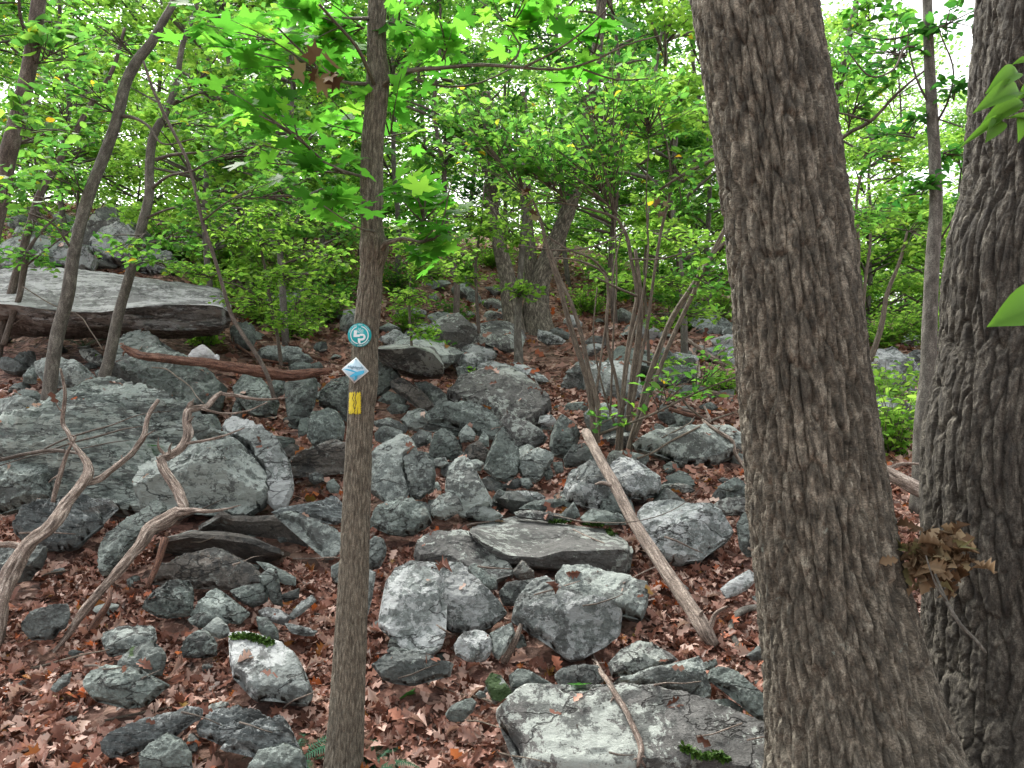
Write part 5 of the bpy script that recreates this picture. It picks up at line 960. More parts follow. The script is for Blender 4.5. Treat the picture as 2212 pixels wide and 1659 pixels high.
wood('dead_branch', 'weathered forked dead branch rising from the lower left edge over the enormous boulder',
    PW('A', [(-60, 2060, 150, 3.7), (0, 1800, 140, 3.8), (70, 1600, 135, 3.9), (170, 1430, 115, 4.0), (330, 1290, 105, 4.15), (430, 1150, 95, 4.3), (520, 1040, 90, 4.4), (560, 985, 84, 4.45), (555, 920, 66, 4.5), (520, 860, 50, 4.55), (470, 790, 38, 4.6), (430, 710, 34, 4.65), (395, 650, 30, 4.7), (402, 560, 26, 4.7), (412, 480, 22, 4.7), (400, 380, 16, 4.7), (382, 305, 9, 4.7)]), 'dead_wood', n=26, step=.015, seed=71, bark=grain, rough=.30,
    forks=[PW('A', [(540, 1030, 70, 4.45), (610, 1010, 62, 4.5), (690, 960, 56, 4.55), (770, 900, 54, 4.6), (850, 820, 52, 4.7), (900, 750, 50, 4.75), (925, 660, 42, 4.8), (950, 580, 38, 4.85), (1000, 505, 34, 4.9)]),
           PW('A', [(880, 780, 26, 4.7), (920, 735, 18, 4.7), (980, 695, 6, 4.7)]), PW('A', [(402, 590, 18, 4.7), (370, 555, 14, 4.7), (352, 520, 8, 4.7)]), PW('A', [(180, 1450, 70, 4.0), (90, 1425, 60, 4.0), (-20, 1420, 50, 4.0)])])
wood('dead_branch', 'thick pale split dead branch with a knee bend in front of the enormous boulder',
    PW('A', [(335, 2100, 18, 3.75), (420, 2000, 40, 3.8), (500, 1880, 62, 3.85), (620, 1730, 76, 3.92), (760, 1570, 88, 4.0), (880, 1430, 94, 4.1), (960, 1320, 110, 4.2), (1080, 1250, 118, 4.3), (1160, 1195, 110, 4.38), (1130, 1090, 88, 4.45), (1080, 1010, 82, 4.5), (1030, 930, 80, 4.55), (1020, 880, 76, 4.6), (1080, 850, 70, 4.65), (1150, 800, 72, 4.7), (1190, 720, 76, 4.75), (1180, 640, 66, 4.8), (1195, 570, 60, 4.85), (1250, 555, 50, 4.9), (1310, 545, 46, 4.95), (1360, 490, 42, 5.0), (1400, 462, 38, 5.05)]), 'dead_wood', n=26, step=.015, seed=72, bark=grain, rough=.30,
    forks=[PW('A', [(1130, 1215, 90, 4.3), (1220, 1205, 50, 4.25), (1340, 1208, 30, 4.2), (1440, 1192, 18, 4.2), (1525, 1168, 5, 4.2)]), PW('A', [(1190, 560, 50, 4.85), (1200, 530, 40, 4.85), (1215, 515, 20, 4.85)]),
           PW('A', [(1395, 465, 34, 5.05), (1500, 480, 32, 5.05), (1620, 500, 26, 5.05), (1720, 500, 18, 5.05), (1815, 490, 8, 5.05)]), PW('A', [(1270, 560, 28, 4.9), (1400, 590, 20, 4.95), (1560, 575, 14, 5.0), (1690, 520, 10, 5.0)]), PW('A', [(1180, 780, 26, 4.7), (1280, 765, 24, 4.65), (1420, 730, 18, 4.6), (1545, 682, 8, 4.55)])])
wood('bark_slab', 'reddish splinter of wood standing upright under the curved slab', PW('A', [(1045, 1380, 70, 4.15), (1015, 1480, 66, 4.1), (975, 1590, 56, 4.05), (930, 1690, 40, 4.0)]), 'red_wood', n=12, seed=73, cat='splinter')
wood('bark_slab', 'rotten splintered stake leaning beside the lower forked branch', PW('B', [(700, 480, 40, 4.1), (680, 580, 50, 4.0), (600, 700, 70, 3.95), (540, 800, 50, 3.9)]), 'red_wood', n=12, seed=74, cat='splinter')
wood('dead_branch', 'mossy upright dead limb beneath the left fork', PW('A', [(480, 740, 20, 4.6), (430, 830, 30, 4.6), (395, 930, 40, 4.6), (360, 1050, 48, 4.6), (335, 1150, 40, 4.6)]), 'grey_wood', seed=75)
wood('log', 'rotten red brown log lying across the rocks on the left',
    PW('A', [(768, 165, 20, 6.2), (820, 195, 55, 6.2), (900, 225, 64, 6.15), (1050, 245, 66, 6.1), (1200, 262, 76, 6.05), (1400, 285, 84, 6.0), (1550, 310, 92, 6.0), (1700, 335, 96, 6.0), (1850, 350, 80, 6.0), (2000, 335, 60, 6.0), (2100, 318, 30, 6.0)]), 'red_wood', n=26, step=.02, seed=76, rough=.22, cat='log', bark=fine_bark(4, 16, .014, 1.6))
wood('log', 'short broken dead limb above the red log', PW('A', [(1400, 90, 20), (1480, 150, 26), (1580, 215, 30), (1680, 255, 28), (1820, 275, 20)]), 'red_wood', seed=77, cat='log')
wood('dead_branch', 'curved fallen limb below the bushes', PW('A', [(1760, 190, 20), (1830, 160, 30), (1880, 160, 34), (1920, 200, 36), (1990, 240, 30), (2080, 250, 20)]), 'red_wood', seed=78)
wood('log', 'long straight grey log leaning across the rocks left of the oak',
    [(1270, 940, 16), (1284, 968, 20, 5.35), (1310, 1016, 21, 5.05), (1340, 1072, 23, 4.8), (1372, 1132, 24, 4.6), (1412, 1195, 26, 4.4), (1454, 1258, 28, 4.2), (1495, 1318, 30, 4.0), (1530, 1372, 31, 3.87), (1545, 1395, 20, 3.85)], 'grey_wood', n=26, step=.012, seed=79, rough=.14, cat='log', bark=fine_bark(6, 16, .004, 1.5))
wood('dead_branch', 'peeling brown stick resting on the bottom right boulder',
    PW('D', [(1690, 900, 34), (1710, 950, 42), (1760, 1030, 48), (1820, 1120, 50), (1860, 1190, 56), (1910, 1270, 52), (1950, 1360, 50), (1985, 1440, 54), (2000, 1510, 56), (1985, 1570, 44), (1975, 1610, 20)]), 'dead_wood', n=14, step=.02, seed=80, off=1.1, rough=.2, forks=[PW('D', [(1840, 1150, 30), (1815, 1180, 24), (1805, 1200, 10)]), PW('D', [(1990, 1550, 34), (2015, 1590, 24), (2030, 1620, 14)])])
wood('splintered_stub', 'broken wedge of grey wood stuck in the leaves under the sharp cornered block', PW('D', [(1238, 705, 40), (1215, 780, 60), (1170, 870, 76), (1125, 950, 70)]), 'grey_wood', n=10, seed=81, cat='splinter', flat=.5, off=1.2)
wood('root', 'thick grey root looping out of the leaves left of the oak', PW('F', [(905, 940, 44), (880, 860, 50), (845, 790, 56), (825, 730, 60), (850, 660, 64), (910, 615, 66), (980, 600, 62), (1060, 610, 60)]), 'grey_bark', n=16, seed=82, cat='root', off=1.6, rough=.08)
wood('twig', 'thin dark twig arching over the table slab and the grey log', PW('C', [(1450, 1235, 16, 4.75), (1520, 1250, 12, 4.6), (1620, 1272, 11, 4.45), (1760, 1280, 10, 4.3), (1900, 1280, 10, 4.2), (2050, 1255, 9, 4.15), (2200, 1200, 8, 4.1), (2320, 1120, 6, 4.1), (2400, 1040, 4, 4.1)]), 'dark_bark', n=7, seed=83, cat='twig')
wood('twig', 'short pale stick lying on the table slab', PW('C', [(1570, 1325, 16), (1640, 1360, 16), (1700, 1385, 14), (1765, 1410, 12)]), 'grey_wood', n=7, seed=84, cat='twig', off=1.5)
wood('twig', 'bent stick left of the bottom right boulder', PW('D', [(650, 1080, 26), (740, 1110, 24), (830, 1145, 22), (930, 1160, 20), (1010, 1180, 20), (1090, 1215, 16)]), 'shrub_bark', n=8, seed=85, cat='twig', off=1.8)
wood('twig', 'short upright twig in front of the cracked boulder', PW('D', [(517, 680, 10, 3.95), (535, 770, 12, 3.9), (548, 870, 14, 3.85)]), 'grey_wood', n=6, seed=86, cat='twig')
wood('twig', 'thin stick across the lower left leaves below the squarish block', PW('B', [(-20, 1045, 22), (150, 1000, 20), (350, 945, 18), (520, 900, 16), (690, 868, 12)]), 'shrub_bark', n=8, seed=87, cat='twig', off=1.8)
wood('twig', 'long brown stick behind the dark ridge stone', PW('B', [(660, 1315, 20), (850, 1275, 24), (1030, 1240, 24), (1200, 1215, 20), (1330, 1190, 12)]), 'shrub_bark', n=8, seed=88, cat='twig', off=1.8)
wood('twig', 'dark vertical twig in the leaves near the left edge', PW('B', [(75, 960, 14), (60, 1080, 18), (85, 1200, 18), (70, 1300, 16), (40, 1400, 10)]), 'dark_bark', n=7, seed=89, cat='twig', off=2)
wood('dead_branch', 'dark drooping limbs crossing the enormous boulder at left', PW('A', [(-20, 890, 30, 4.75), (150, 850, 34, 4.75), (300, 825, 34, 4.75), (450, 835, 30, 4.7), (520, 850, 20, 4.65)]), 'dark_bark', n=9, seed=90,
    forks=[PW('A', [(280, 815, 16, 4.75), (420, 750, 18, 4.8), (560, 705, 18, 4.85), (720, 660, 14, 4.9), (860, 605, 10, 4.95), (1080, 575, 6, 5.0)]), PW('A', [(300, 830, 14, 4.75), (480, 770, 18, 4.8), (640, 730, 20, 4.85), (780, 690, 14, 4.9), (900, 672, 8, 4.9)]), PW('A', [(0, 920, 10, 4.75), (200, 860, 10, 4.8), (500, 815, 10, 4.85), (700, 775, 10, 4.9), (820, 760, 6, 4.9)])])
wood('twig', 'bare thin twig hanging over the round topped boulder', PW('A', [(960, 300, 14, 5.9), (1050, 310, 14, 5.8), (1120, 360, 14, 5.7), (1200, 420, 12, 5.6), (1240, 480, 12, 5.5), (1290, 530, 8, 5.4)]), 'shrub_bark', n=6, seed=91, cat='twig')
wood('twig', 'thin bare twig leaning from the left ledge to the tree foot', PW('T', [(110, 1360, 8, 7.2), (240, 1440, 8, 7.2), (380, 1500, 8, 7.2), (430, 1570, 8, 7.1), (490, 1660, 8, 7.0)]), 'shrub_bark', n=6, seed=92, cat='twig', forks=[PW('T', [(380, 1500, 6, 7.2), (300, 1490, 5, 7.2), (180, 1470, 4, 7.2), (60, 1540, 4, 7.2)])])
for i, (lab, pts, m_) in enumerate([
    ('thick pinkish fallen limb sloping down to the oak, uppermost', [(550, 115, 20), (620, 175, 40), (700, 235, 52), (780, 275, 58), (860, 310, 60), (900, 335, 60)], 'dead_wood'),
    ('upright broken snag among the fallen limbs left of the oak', [(598, 215, 30), (612, 270, 40), (622, 330, 44), (612, 400, 36), (598, 500, 26)], 'dead_wood'),
    ('fallen limb sloping behind the snag', [(640, 270, 20), (700, 330, 26), (770, 390, 30), (850, 440, 30), (900, 490, 28)], 'dead_wood'),
    ('horizontal fallen limb below the snag', [(600, 450, 24), (700, 455, 30), (800, 475, 32), (900, 495, 30)], 'dead_wood'),
    ('crooked bare limb dropping over the wide flat boulder', [(660, 545, 20), (690, 620, 28), (710, 680, 34), (780, 725, 36), (840, 770, 36), (850, 830, 36), (900, 910, 40), (950, 985, 40)], 'dead_wood'),
    ('dark arching dead limb between shrub and oak', [(190, 250, 14, 6.6), (290, 265, 20, 6.6), (400, 330, 24, 6.6), (480, 430, 24, 6.6), (550, 540, 22, 6.6), (620, 600, 18, 6.6), (680, 640, 12, 6.6)], 'shrub_bark'),
    ('long bent sapling stem resting on the wide flat boulder', [(235, 875, 22), (330, 840, 20), (450, 765, 20), (560, 710, 20), (690, 640, 20), (800, 600, 18), (905, 570, 14)], 'shrub_bark'),
    ('second bent stem beside the long one on the flat boulder', [(300, 800, 10), (400, 740, 12), (500, 690, 12), (590, 620, 10), (640, 570, 6)], 'shrub_bark'),
    ('dark rotting log sunk in leaves right of the shrub', [(440, 560, 30), (560, 600, 44), (700, 630, 50), (820, 650, 50), (920, 660, 50)], 'red_wood'),
    ('straight old branch on the leaves behind the shrub stems', [(300, 400, 24), (400, 490, 28), (520, 560, 26), (640, 600, 22)], 'dead_wood')]):
    wood('fallen_limb', lab, PW('E', pts), m_, n=10, seed=100 + i, off=1.2, cat='branch')
wood('log', 'big ribbed brown log lying behind the fork of the oak', PW('E', [(1700, 905, 110, 4.9), (1790, 955, 120, 4.8), (1900, 1010, 126, 4.7), (2000, 1060, 130, 4.6), (2110, 1110, 130, 4.5), (2250, 1170, 130, 4.4)]), 'dead_wood', n=30, step=.02, seed=120, cat='log', bark=fine_bark(7, 20, .008, 1.2), rough=.06)
wood('log', 'pinkish log behind the leafy bush in the gap of the oak', PW('E', [(1660, 350, 60, 8.5), (1760, 400, 66, 8.4), (1880, 450, 60, 8.3), (2010, 495, 50, 8.2)]), 'dead_wood', n=14, seed=121, cat='log')
wood('log', 'thin grey log above the ribbed one in the gap of the oak', PW('E', [(1740, 840, 26), (1850, 905, 34), (1950, 965, 36), (2030, 1010, 36)]), 'grey_wood', n=12, seed=122, cat='log')
wood('twig', 'bare grey twig hanging down in the dark fork of the oak', [(2020, 1240, 5, 2.35), (2045, 1300, 8, 2.3), (2075, 1350, 8, 2.28), (2110, 1385, 7, 2.26), (2130, 1410, 5, 2.25)], 'grey_bark', n=7, seed=123, cat='twig', forks=[[(2045, 1300, 5, 2.3), (2020, 1260, 4, 2.3), (2000, 1200, 3, 2.3)]])
# ------------------------------------------------------------------ background trees and bushes
def bg_tree(name, label, px, Yd, H, cr, mat, nblob, per, lsize, seed, trunk_w=.16, lean=0, low=.15, bark='dark_bark', group=None, tpl=L_FAR):
    r = np.random.default_rng(seed); x = (px - 1106) / F * Yd; z0 = float(zt(x, Yd)); g = np.array([x, Yd, z0])
    e = empty(name, g, label, 'tree', group)
    ph = [np.array([x + lean * t_ * H + r.normal(0, .06) * (t_ > 0), Yd + r.normal(0, .05), z0 - .1 + H * t_]) for t_ in np.linspace(0, 1, 8)]
    mb = MB(); mb.tube(ph, [trunk_w * (1 - .8 * t_) for t_ in np.linspace(0, 1, 8)], n=9, step=.4, seed=seed)
    mb.build('trunk', bark, e, g)
    lb = MB(); pos = []
    for i in range(nblob):
        t_ = low + (1 - low) * r.random() ** .85; c = ph[0] + (ph[-1] - ph[0]) * t_
        prof = math.sin(math.pi * min(1, .18 + .8 * (t_ - low) / (1 - low))) ** .6
        a = r.uniform(0, 6.28); rr = cr * prof * r.uniform(.25, 1.0); b = c + np.array([math.cos(a) * rr, math.sin(a) * rr, r.uniform(-.1, .35) * rr])
        s0 = c - np.array([0, 0, .25 * rr])
        lb.tube(bez(s0, b, .06, r), [.035 * trunk_w / .16, .028, .02, .012, .006], n=4, step=.5, rough=0)
        rad = np.array([1, 1, .38]) * r.uniform(.5, 1.0) * cr * .34
        k = int(per * r.uniform(.6, 1.4)); d = r.normal(size=(k, 3)); d /= np.linalg.norm(d, axis=1)[:, None]
        pos.append(b + d * rad * (r.random((k, 1)) ** .45))
    lb.build('branch', bark, e, g)
    leaf_obj('crown', mat, e, tpl, np.vstack(pos), lsize, .55, g, rs=r)
KN = ['slender', 'bushy', 'tall', 'spreading']; CN = {'leaf_far': 'pale green', 'leaf_mid': 'mid green', 'leaf_bright': 'yellow green', 'leaf_deep': 'deep green'}
#        px, Y, H, crown radius, material, blobs, leaves per blob, low
BG = [(-60, 13, 9, 2.2, 'leaf_mid', 60, 90, .1), (150, 15, 10, 2.4, 'leaf_bright', 60, 90, .08), (330, 19, 9.5, 2.6, 'leaf_far', 60, 90, .05), (520, 14, 8, 2.3, 'leaf_bright', 60, 90, .08), (690, 17, 10, 2.6, 'leaf_mid', 70, 90, .05),
      (850, 14.5, 9, 2.2, 'leaf_mid', 60, 90, .12), (930, 21, 11, 2.8, 'leaf_bright', 70, 90, .04), (1090, 23, 10, 2.8, 'leaf_far', 60, 90, .05), (1230, 18, 10, 2.5, 'leaf_deep', 70, 90, .14), (1330, 13.5, 8.5, 1.9, 'leaf_mid', 60, 90, .20),
      (1420, 20, 10, 2.7, 'leaf_bright', 60, 90, .04), (1540, 15, 9, 2.2, 'leaf_mid', 55, 90, .10), (1640, 24, 10, 3.2, 'leaf_far', 60, 90, .04), (-100, 22, 12, 3.2, 'leaf_far', 60, 90, .04), (90, 26, 12, 3.4, 'leaf_far', 60, 90, .04),
      (420, 25, 9.5, 3.2, 'leaf_mid', 60, 90, .04), (600, 28, 13, 3.6, 'leaf_far', 70, 90, .04), (780, 26, 12, 3.4, 'leaf_bright', 60, 90, .04), (1180, 32, 11, 3.8, 'leaf_bright', 60, 90, .04), (1500, 30, 12, 3.8, 'leaf_far', 60, 90, .04),
      (1010, 34, 13, 4.0, 'leaf_far', 60, 90, .04), (250, 36, 12, 4.2, 'leaf_bright', 60, 90, .04), (1760, 26, 10.0, 3.0, 'leaf_bright', 45, 90, .04), (1880, 17, 5.2, 1.8, 'leaf_bright', 40, 80, .05), (1960, 30, 12, 3.8, 'leaf_far', 50, 90, .04),
      (2090, 20, 5.4, 2.2, 'leaf_bright', 45, 85, .04), (2200, 28, 9, 3.4, 'leaf_mid', 50, 90, .04), (1860, 42, 11, 5, 'leaf_far', 60, 90, .04), (2120, 44, 12, 5, 'leaf_far', 60, 90, .04), (720, 42, 15, 5, 'leaf_far', 60, 90, .04), (1340, 44, 13, 5, 'leaf_bright', 60, 90, .04),
      (450, 10.5, 5.6, 1.4, 'leaf_bright', 44, 70, .2), (620, 9.6, 5.4, 1.3, 'leaf_mid', 44, 70, .22), (980, 11.5, 6.0, 1.4, 'leaf_mid', 44, 70, .25), (1480, 10, 5.4, 1.2, 'leaf_bright', 36, 70, .25)]
WH = ['at the far left edge', 'behind the two left grey trees', 'behind the forked grey tree', 'between the left trees and the marker tree', 'just left of the marker tree', 'just right of the marker tree', 'left of the old oak up the path', 'behind the old oak up the path',
      'right of the old oak up the path', 'above the shrub stems', 'behind the shrub', 'between the shrub and the big oak', 'hidden partly by the big oak', 'beyond the left edge trees', 'far behind the curved grey tree', 'far behind the long whip sapling', 'far off left of the marker tree',
      'far off behind the marker tree', 'on the ridge above the old oak', 'on the ridge behind the shrub', 'on the ridge above the footpath', 'on the skyline at left', 'seen just right of the big oak', 'low down in the gap of the oak', 'far off behind the thin right grey tree',
      'low at the right edge of the oak gap', 'behind the second oak trunk', 'on the skyline right of the big oak', 'on the skyline at the right edge', 'on the skyline left of the marker tree', 'on the skyline above the shrub', 'above the huge ledge', 'above the bushes left of the marker tree', 'beside the left of the footpath', 'close behind the shrub, near the oak']
for i, (px, Yd, H, cr, m_, nb, per, low) in enumerate(BG):
    bg_tree('background_tree', f'{KN[i % 4]} {CN[m_]} tree {WH[i]}', px, Yd, H, cr, m_, nb, int(per * (1.5 if Yd < 30 else 1.2)), .068 + Yd * .0034, 200 + i, trunk_w=.035 + .0016 * Yd, lean=random.uniform(-.06, .08), low=low, bark='grey_bark' if i % 3 else 'dark_bark', group='trees closing off the slope')

def bush(name, label, px, py, cr, h, mat, ntw, per, lsize, seed, group=None, Yd=None, tpl=L_OVAL, cat='bush'):
    r = np.random.default_rng(seed); g = ground(px, py) if Yd is None else at(px, py, Yd)
    e = empty(name, g, label, cat, group); lb = MB(); pos = []
    for i in range(ntw):
        a = r.uniform(0, 6.28); rr = cr * r.random() ** .6; t_ = g + np.array([math.cos(a) * rr, math.sin(a) * rr, h * r.uniform(.35, 1)])
        q = bez(g + np.array([r.normal(0, .04), r.normal(0, .04), -.03]), t_, r.uniform(0, .15), r)
        lb.tube(q, [.006, .005, .004, .003, .0015], n=4, step=.2, rough=0); q = smooth_path(q, [0] * 5, .04)[0]; m = len(q)
        for j in range(per):
            pos.append(q[int((.25 + .75 * (j + r.random()) / per) * (m - 1))] + r.normal(0, .07, 3) * [1, 1, .6])
    lb.build('stem', 'shrub_bark', e, g); leaf_obj('foliage', mat, e, tpl, np.array(pos), lsize, .4, g, rs=r)
BU = [(640, 735, .55, .75, 'leaf_bright', 'bright low bush under the boughs left of the marker tree'), (560, 700, .6, .8, 'leaf_bright', 'bright bush at the right end of the huge ledge'), (700, 700, .6, .8, 'leaf_mid', 'bush touching the left of the round marker'),
      (600, 640, .9, 1.0, 'leaf_bright', 'wide bush above the right end of the ledge'), (480, 600, .9, .9, 'leaf_bright', 'bush growing on the back of the huge ledge'), (720, 640, .9, 1.0, 'leaf_bright', 'bush behind the marker tree at ledge height'), (380, 560, .9, .7, 'leaf_mid', 'bush above the ledge pile'),
      (880, 720, .35, .55, 'leaf_bright', 'small bush above the dark fronted ledge'), (930, 790, .22, .45, 'leaf_mid', 'seedling in front of the dark fronted ledge'), (985, 705, .35, .5, 'leaf_mid', 'small bush beside the pale domed rock'), (860, 640, .6, .8, 'leaf_mid', 'bush just right of the marker tree'),
      (930, 610, .5, .5, 'leaf_bright', 'dark bush left of the footpath'), (1000, 600, .4, .45, 'leaf_mid', 'round dark bush at the top of the footpath'), (1060, 580, .7, .6, 'leaf_bright', 'sunny bush at the head of the footpath'),
      (1030, 830, .10, .14, 'leaf_bright', 'tiny bright seedling at the central boulder'), (1270, 680, .5, .6, 'leaf_bright', 'bush right of the old oak foot'), (1480, 720, .5, .7, 'leaf_bright', 'bush between shrub and oak'), (1560, 700, .5, .8, 'leaf_bright', 'bush touching the oak on its left'),
      (1560, 860, .28, .42, 'leaf_bright', 'small bright bush low against the left of the oak'), (1440, 830, .25, .35, 'leaf_bright', 'sparse seedling behind the shrub stems'), (1430, 620, .8, .9, 'leaf_bright', 'bush behind the upper shrub stems'), (1330, 640, .8, .8, 'leaf_mid', 'bush far behind the shrub'),
      (1925, 985, .45, .72, 'leaf_bright', 'bright leafy bush in the gap between the oak trunks'), (1900, 900, .5, .6, 'leaf_bright', 'bush just right of the big oak trunk'), (2040, 930, .4, .6, 'leaf_bright', 'bush right of the thin grey tree'), (1910, 760, .8, .9, 'leaf_bright', 'bush on the far slope in the oak gap'), (2040, 760, .8, .9, 'leaf_bright', 'bush on the far slope right of the thin grey tree'),
      (60, 560, .7, .5, 'leaf_bright', 'bush at the left edge above the huge ledge'), (180, 530, .8, .5, 'leaf_mid', 'bush behind the first grey tree'), (440, 745, .28, .30, 'leaf_bright', 'seedling in the dark hollow under the ledge'), (1130, 640, .5, .5, 'leaf_bright', 'low bush at the left of the old oak foot'), (470, 650, .5, .45, 'leaf_bright', 'low bush growing over the front of the huge ledge'),
      (270, 790, .12, .2, 'leaf_bright', 'tiny seedling right of the forked grey tree')]
for i, (px, py, cr, h, m_, lab) in enumerate(BU):
    s = max(cr, .15); bush('bush', lab, px, py, cr, h, m_, int(14 + 60 * s), int(8 + 16 * s), .07 + .03 * s, 400 + i, 'understorey bushes' if cr > .2 else None)
# low leafy young trees filling the view between the trunks
LOWP = ['at the far left', 'left of the curved grey tree', 'behind the curved grey tree', 'right of the forked grey tree', 'behind the long whip sapling', 'above the bushes at left', 'left of the marker tree', 'behind the marker tree', 'right of the marker tree', 'left of the footpath head', 'at the footpath head', 'left of the old oak', 'behind the old oak', 'right of the old oak', 'behind the shrub stems', 'right of the shrub stems', 'left of the big oak', 'in the oak gap', 'right in the oak gap', 'at the right edge']
k = 0
for row, (Yd, H, cr, per) in enumerate([(13.5, 3.6, 1.25, 90), (18, 5, 1.7, 90), (26, 7, 2.4, 95), (37, 8, 3.4, 120)]):
    for j, wh in enumerate(LOWP):
        px = -60 + j * 122 + (row - 1) * 40 + random.uniform(-30, 30)
        if (row == 0 and 760 < px < 1380) or (row == 1 and 880 < px < 1260) or (row == 2 and 980 < px < 1130) or (row == 2 and j % 3 == 0): continue
        if px > 1700: 
            if row == 0: continue
            H2 = H * .62
        else: H2 = H
        if row == 0 and px < 420: continue
        bg_tree('young_tree', ['near low leafy young tree ', 'leafy young tree in the second row ', 'distant leafy young tree ', 'farthest leafy young tree '][row] + wh, px, Yd + random.uniform(-1, 1.5), H2 * random.uniform(.85, 1.2), cr, random.choice(['leaf_bright', 'leaf_bright', 'leaf_mid', 'leaf_far']), 34, int(per * 1.2), .065 + Yd * .0034, 900 + k, trunk_w=.03, lean=random.uniform(-.1, .1), low=.03, group='young trees on the slope'); k += 1
# undergrowth too fine to count along the skyline
r = np.random.default_rng(5); pos = []
for _ in range(45000):
    px = r.uniform(-200, 2400); Yd = r.uniform(15, 60); x = (px - 1106) / F * Yd
    pos.append((x, Yd, float(0)))
pos = np.array(pos); pos[:, 2] = zt(pos[:, 0], pos[:, 1]) + r.random(len(pos)) ** 1.5 * 1.3 * np.clip(pos[:, 1] / 17, 1, 2.6) * np.clip(fbm(np.column_stack([pos[:, 0] * .35, pos[:, 1] * .35, pos[:, 0] * 0]), 2, 4) + .9, .15, 2)
keep = ~((np.abs((pos[:, 0] / pos[:, 1]) + .01) < .10) & (pos[:, 1] < 20)) & (pos[:, 1] > 17)
v, f = leaves_mesh(L_FAR, pos[keep], .16, .5, r)
tag(mesh_np('undergrowth', v, f, G['leaf_bright'], smooth=False), 'continuous low green undergrowth on the upper slope', None, None, 'stuff')

# ------------------------------------------------------------------ ferns
def fern(label, px, py, L, seed, n=7, Yd=None, spread=1.0):
    r = np.random.default_rng(seed); g = ground(px, py) if Yd is None else at(px, py, Yd); e = empty('fern', g, label, 'fern')
    for k in range(n):
        a = (k / n) * 6.28 + r.uniform(-.3, .3); ln = L * r.uniform(.75, 1.1); V = []; Fc = []
        h = np.array([math.cos(a), math.sin(a), 0]); s_ = np.array([-h[1], h[0], 0]); m = 30
        for j in range(m):
            t_ = j / (m - 1); c = h * ln * t_ * .85 * spread + np.array([0, 0, ln * (.75 * t_ - .62 * t_ * t_)]); wl = ln * .17 * math.sin(math.pi * (.12 + .88 * t_)) ** .8 * (1 - .3 * t_)
            for sd in (-1, 1):
                b = len(V); w_ = ln / m * .30; dirn = s_ * sd * wl + h * wl * .25 + np.array([0, 0, -.12 * wl])
                V += [c - h * w_, c + h * w_, c + dirn * .6 + h * w_ * .7, c + dirn, c + dirn * .6 - h * w_ * .7]; Fc += [(b, b + 1, b + 2), (b, b + 2, b + 4), (b + 4, b + 2, b + 3)]
            if j < m - 1:
                b = len(V); t2 = (j + 1) / (m - 1); c2 = h * ln * t2 * .85 * spread + np.array([0, 0, ln * (.75 * t2 - .62 * t2 * t2)]); w_ = .003
                V += [c - s_ * w_, c + s_ * w_, c2 + s_ * w_, c2 - s_ * w_]; Fc += [(b, b + 1, b + 2), (b, b + 2, b + 3)]
        mesh_np('frond', np.array(V), np.array(Fc), G['fern'], e, smooth=False)
fern('dark green fern at the bottom edge just left of the marker tree foot', 628, 1655, .30, 1, 8)
fern('dark green fern at the bottom edge just right of the marker tree foot', 800, 1672, .28, 2, 8)
fern('small fern growing at the foot of the left grey tree', 180, 752, .62, 3, 9)

# ------------------------------------------------------------------ hanging and lodged leaves
def clump(name, label, c, rad, n, size, mat, seed, cat, tpl=L_MAPLE_S, tilt=1.2):
    r = np.random.default_rng(seed); c = at(*c); d = r.normal(size=(n, 3)) * .5
    v, f = leaves_mesh(tpl, c + d * np.array(rad), size, tilt, r); o = mesh_np(name, v - c, f, G[mat], smooth=False); o.location = tuple(c); tag(o, label, cat)
clump('dead_leaf_clump', 'heap of withered brown leaves lodged in the fork of the oak', (2005, 1195, 2.42), (.085, .05, .10), 120, .062, 'dead_leaf', 1, 'leaves', L_OAK, 1.6)
clump('dead_leaf_clump', 'withered leaves draped over the second oak trunk beside the heap', (2065, 1200, 2.36), (.055, .04, .05), 24, .065, 'dead_leaf', 2, 'leaves', L_OAK, 1.4)
clump('dead_leaf_clump', 'cluster of brown dead leaves hanging from a maple twig at upper left', (690, 152, 2.6), (.04, .04, .04), 9, .085, 'dead_leaf', 3, 'leaves')
clump('dead_leaf_clump', 'few brown leaves hanging over the arching shrub stems', (1145, 440, 6.2), (.03, .03, .12), 5, .10, 'dead_leaf', 4, 'leaves')
clump('dead_leaf_clump', 'brown shrivelled leaves hanging on a twig left of the oak', (1428, 440, 6.2), (.05, .03, .12), 5, .09, 'dead_leaf', 5, 'leaves')
# sprig of big leaves close to the lens at the right edge
sp = empty('leafy_sprig', at(2330, 330, 1.35), 'blurred looking sprig of broad green leaves close up at the upper right edge', 'sprig'); g0 = np.array(sp.location); mb = MB()
mb.tube([at(2330, 330, 1.35), at(2230, 210, 1.33), at(2190, 160, 1.3), at(2170, 130, 1.3)], [.003, .002, .0015, .001], n=6, step=.02); mb.tube([at(2260, 250, 1.33), at(2190, 240, 1.31), at(2150, 265, 1.3)], [.002, .0015, .001], n=6, step=.02)
mb.build('twig', 'shrub_bark', sp, g0)
def one_leaf(a, b, w_, face=(0, -1, .35)):     # base and tip in the picture, at depth
    a, b = at(*a), at(*b); x = b - a; L = np.linalg.norm(x); x /= L; f_ = np.array(face, float); y = np.cross(f_, x); y /= np.linalg.norm(y); z = np.cross(x, y); tv, tf = T_strip(np.linspace(0, 1, 10), [0, .15, .24, .29, .31, .29, .25, .18, .09, 0], .3, .5)
    return a + L * (tv[:, :1] * x + tv[:, 1:2] * y * w_ + tv[:, 2:] * z), tf
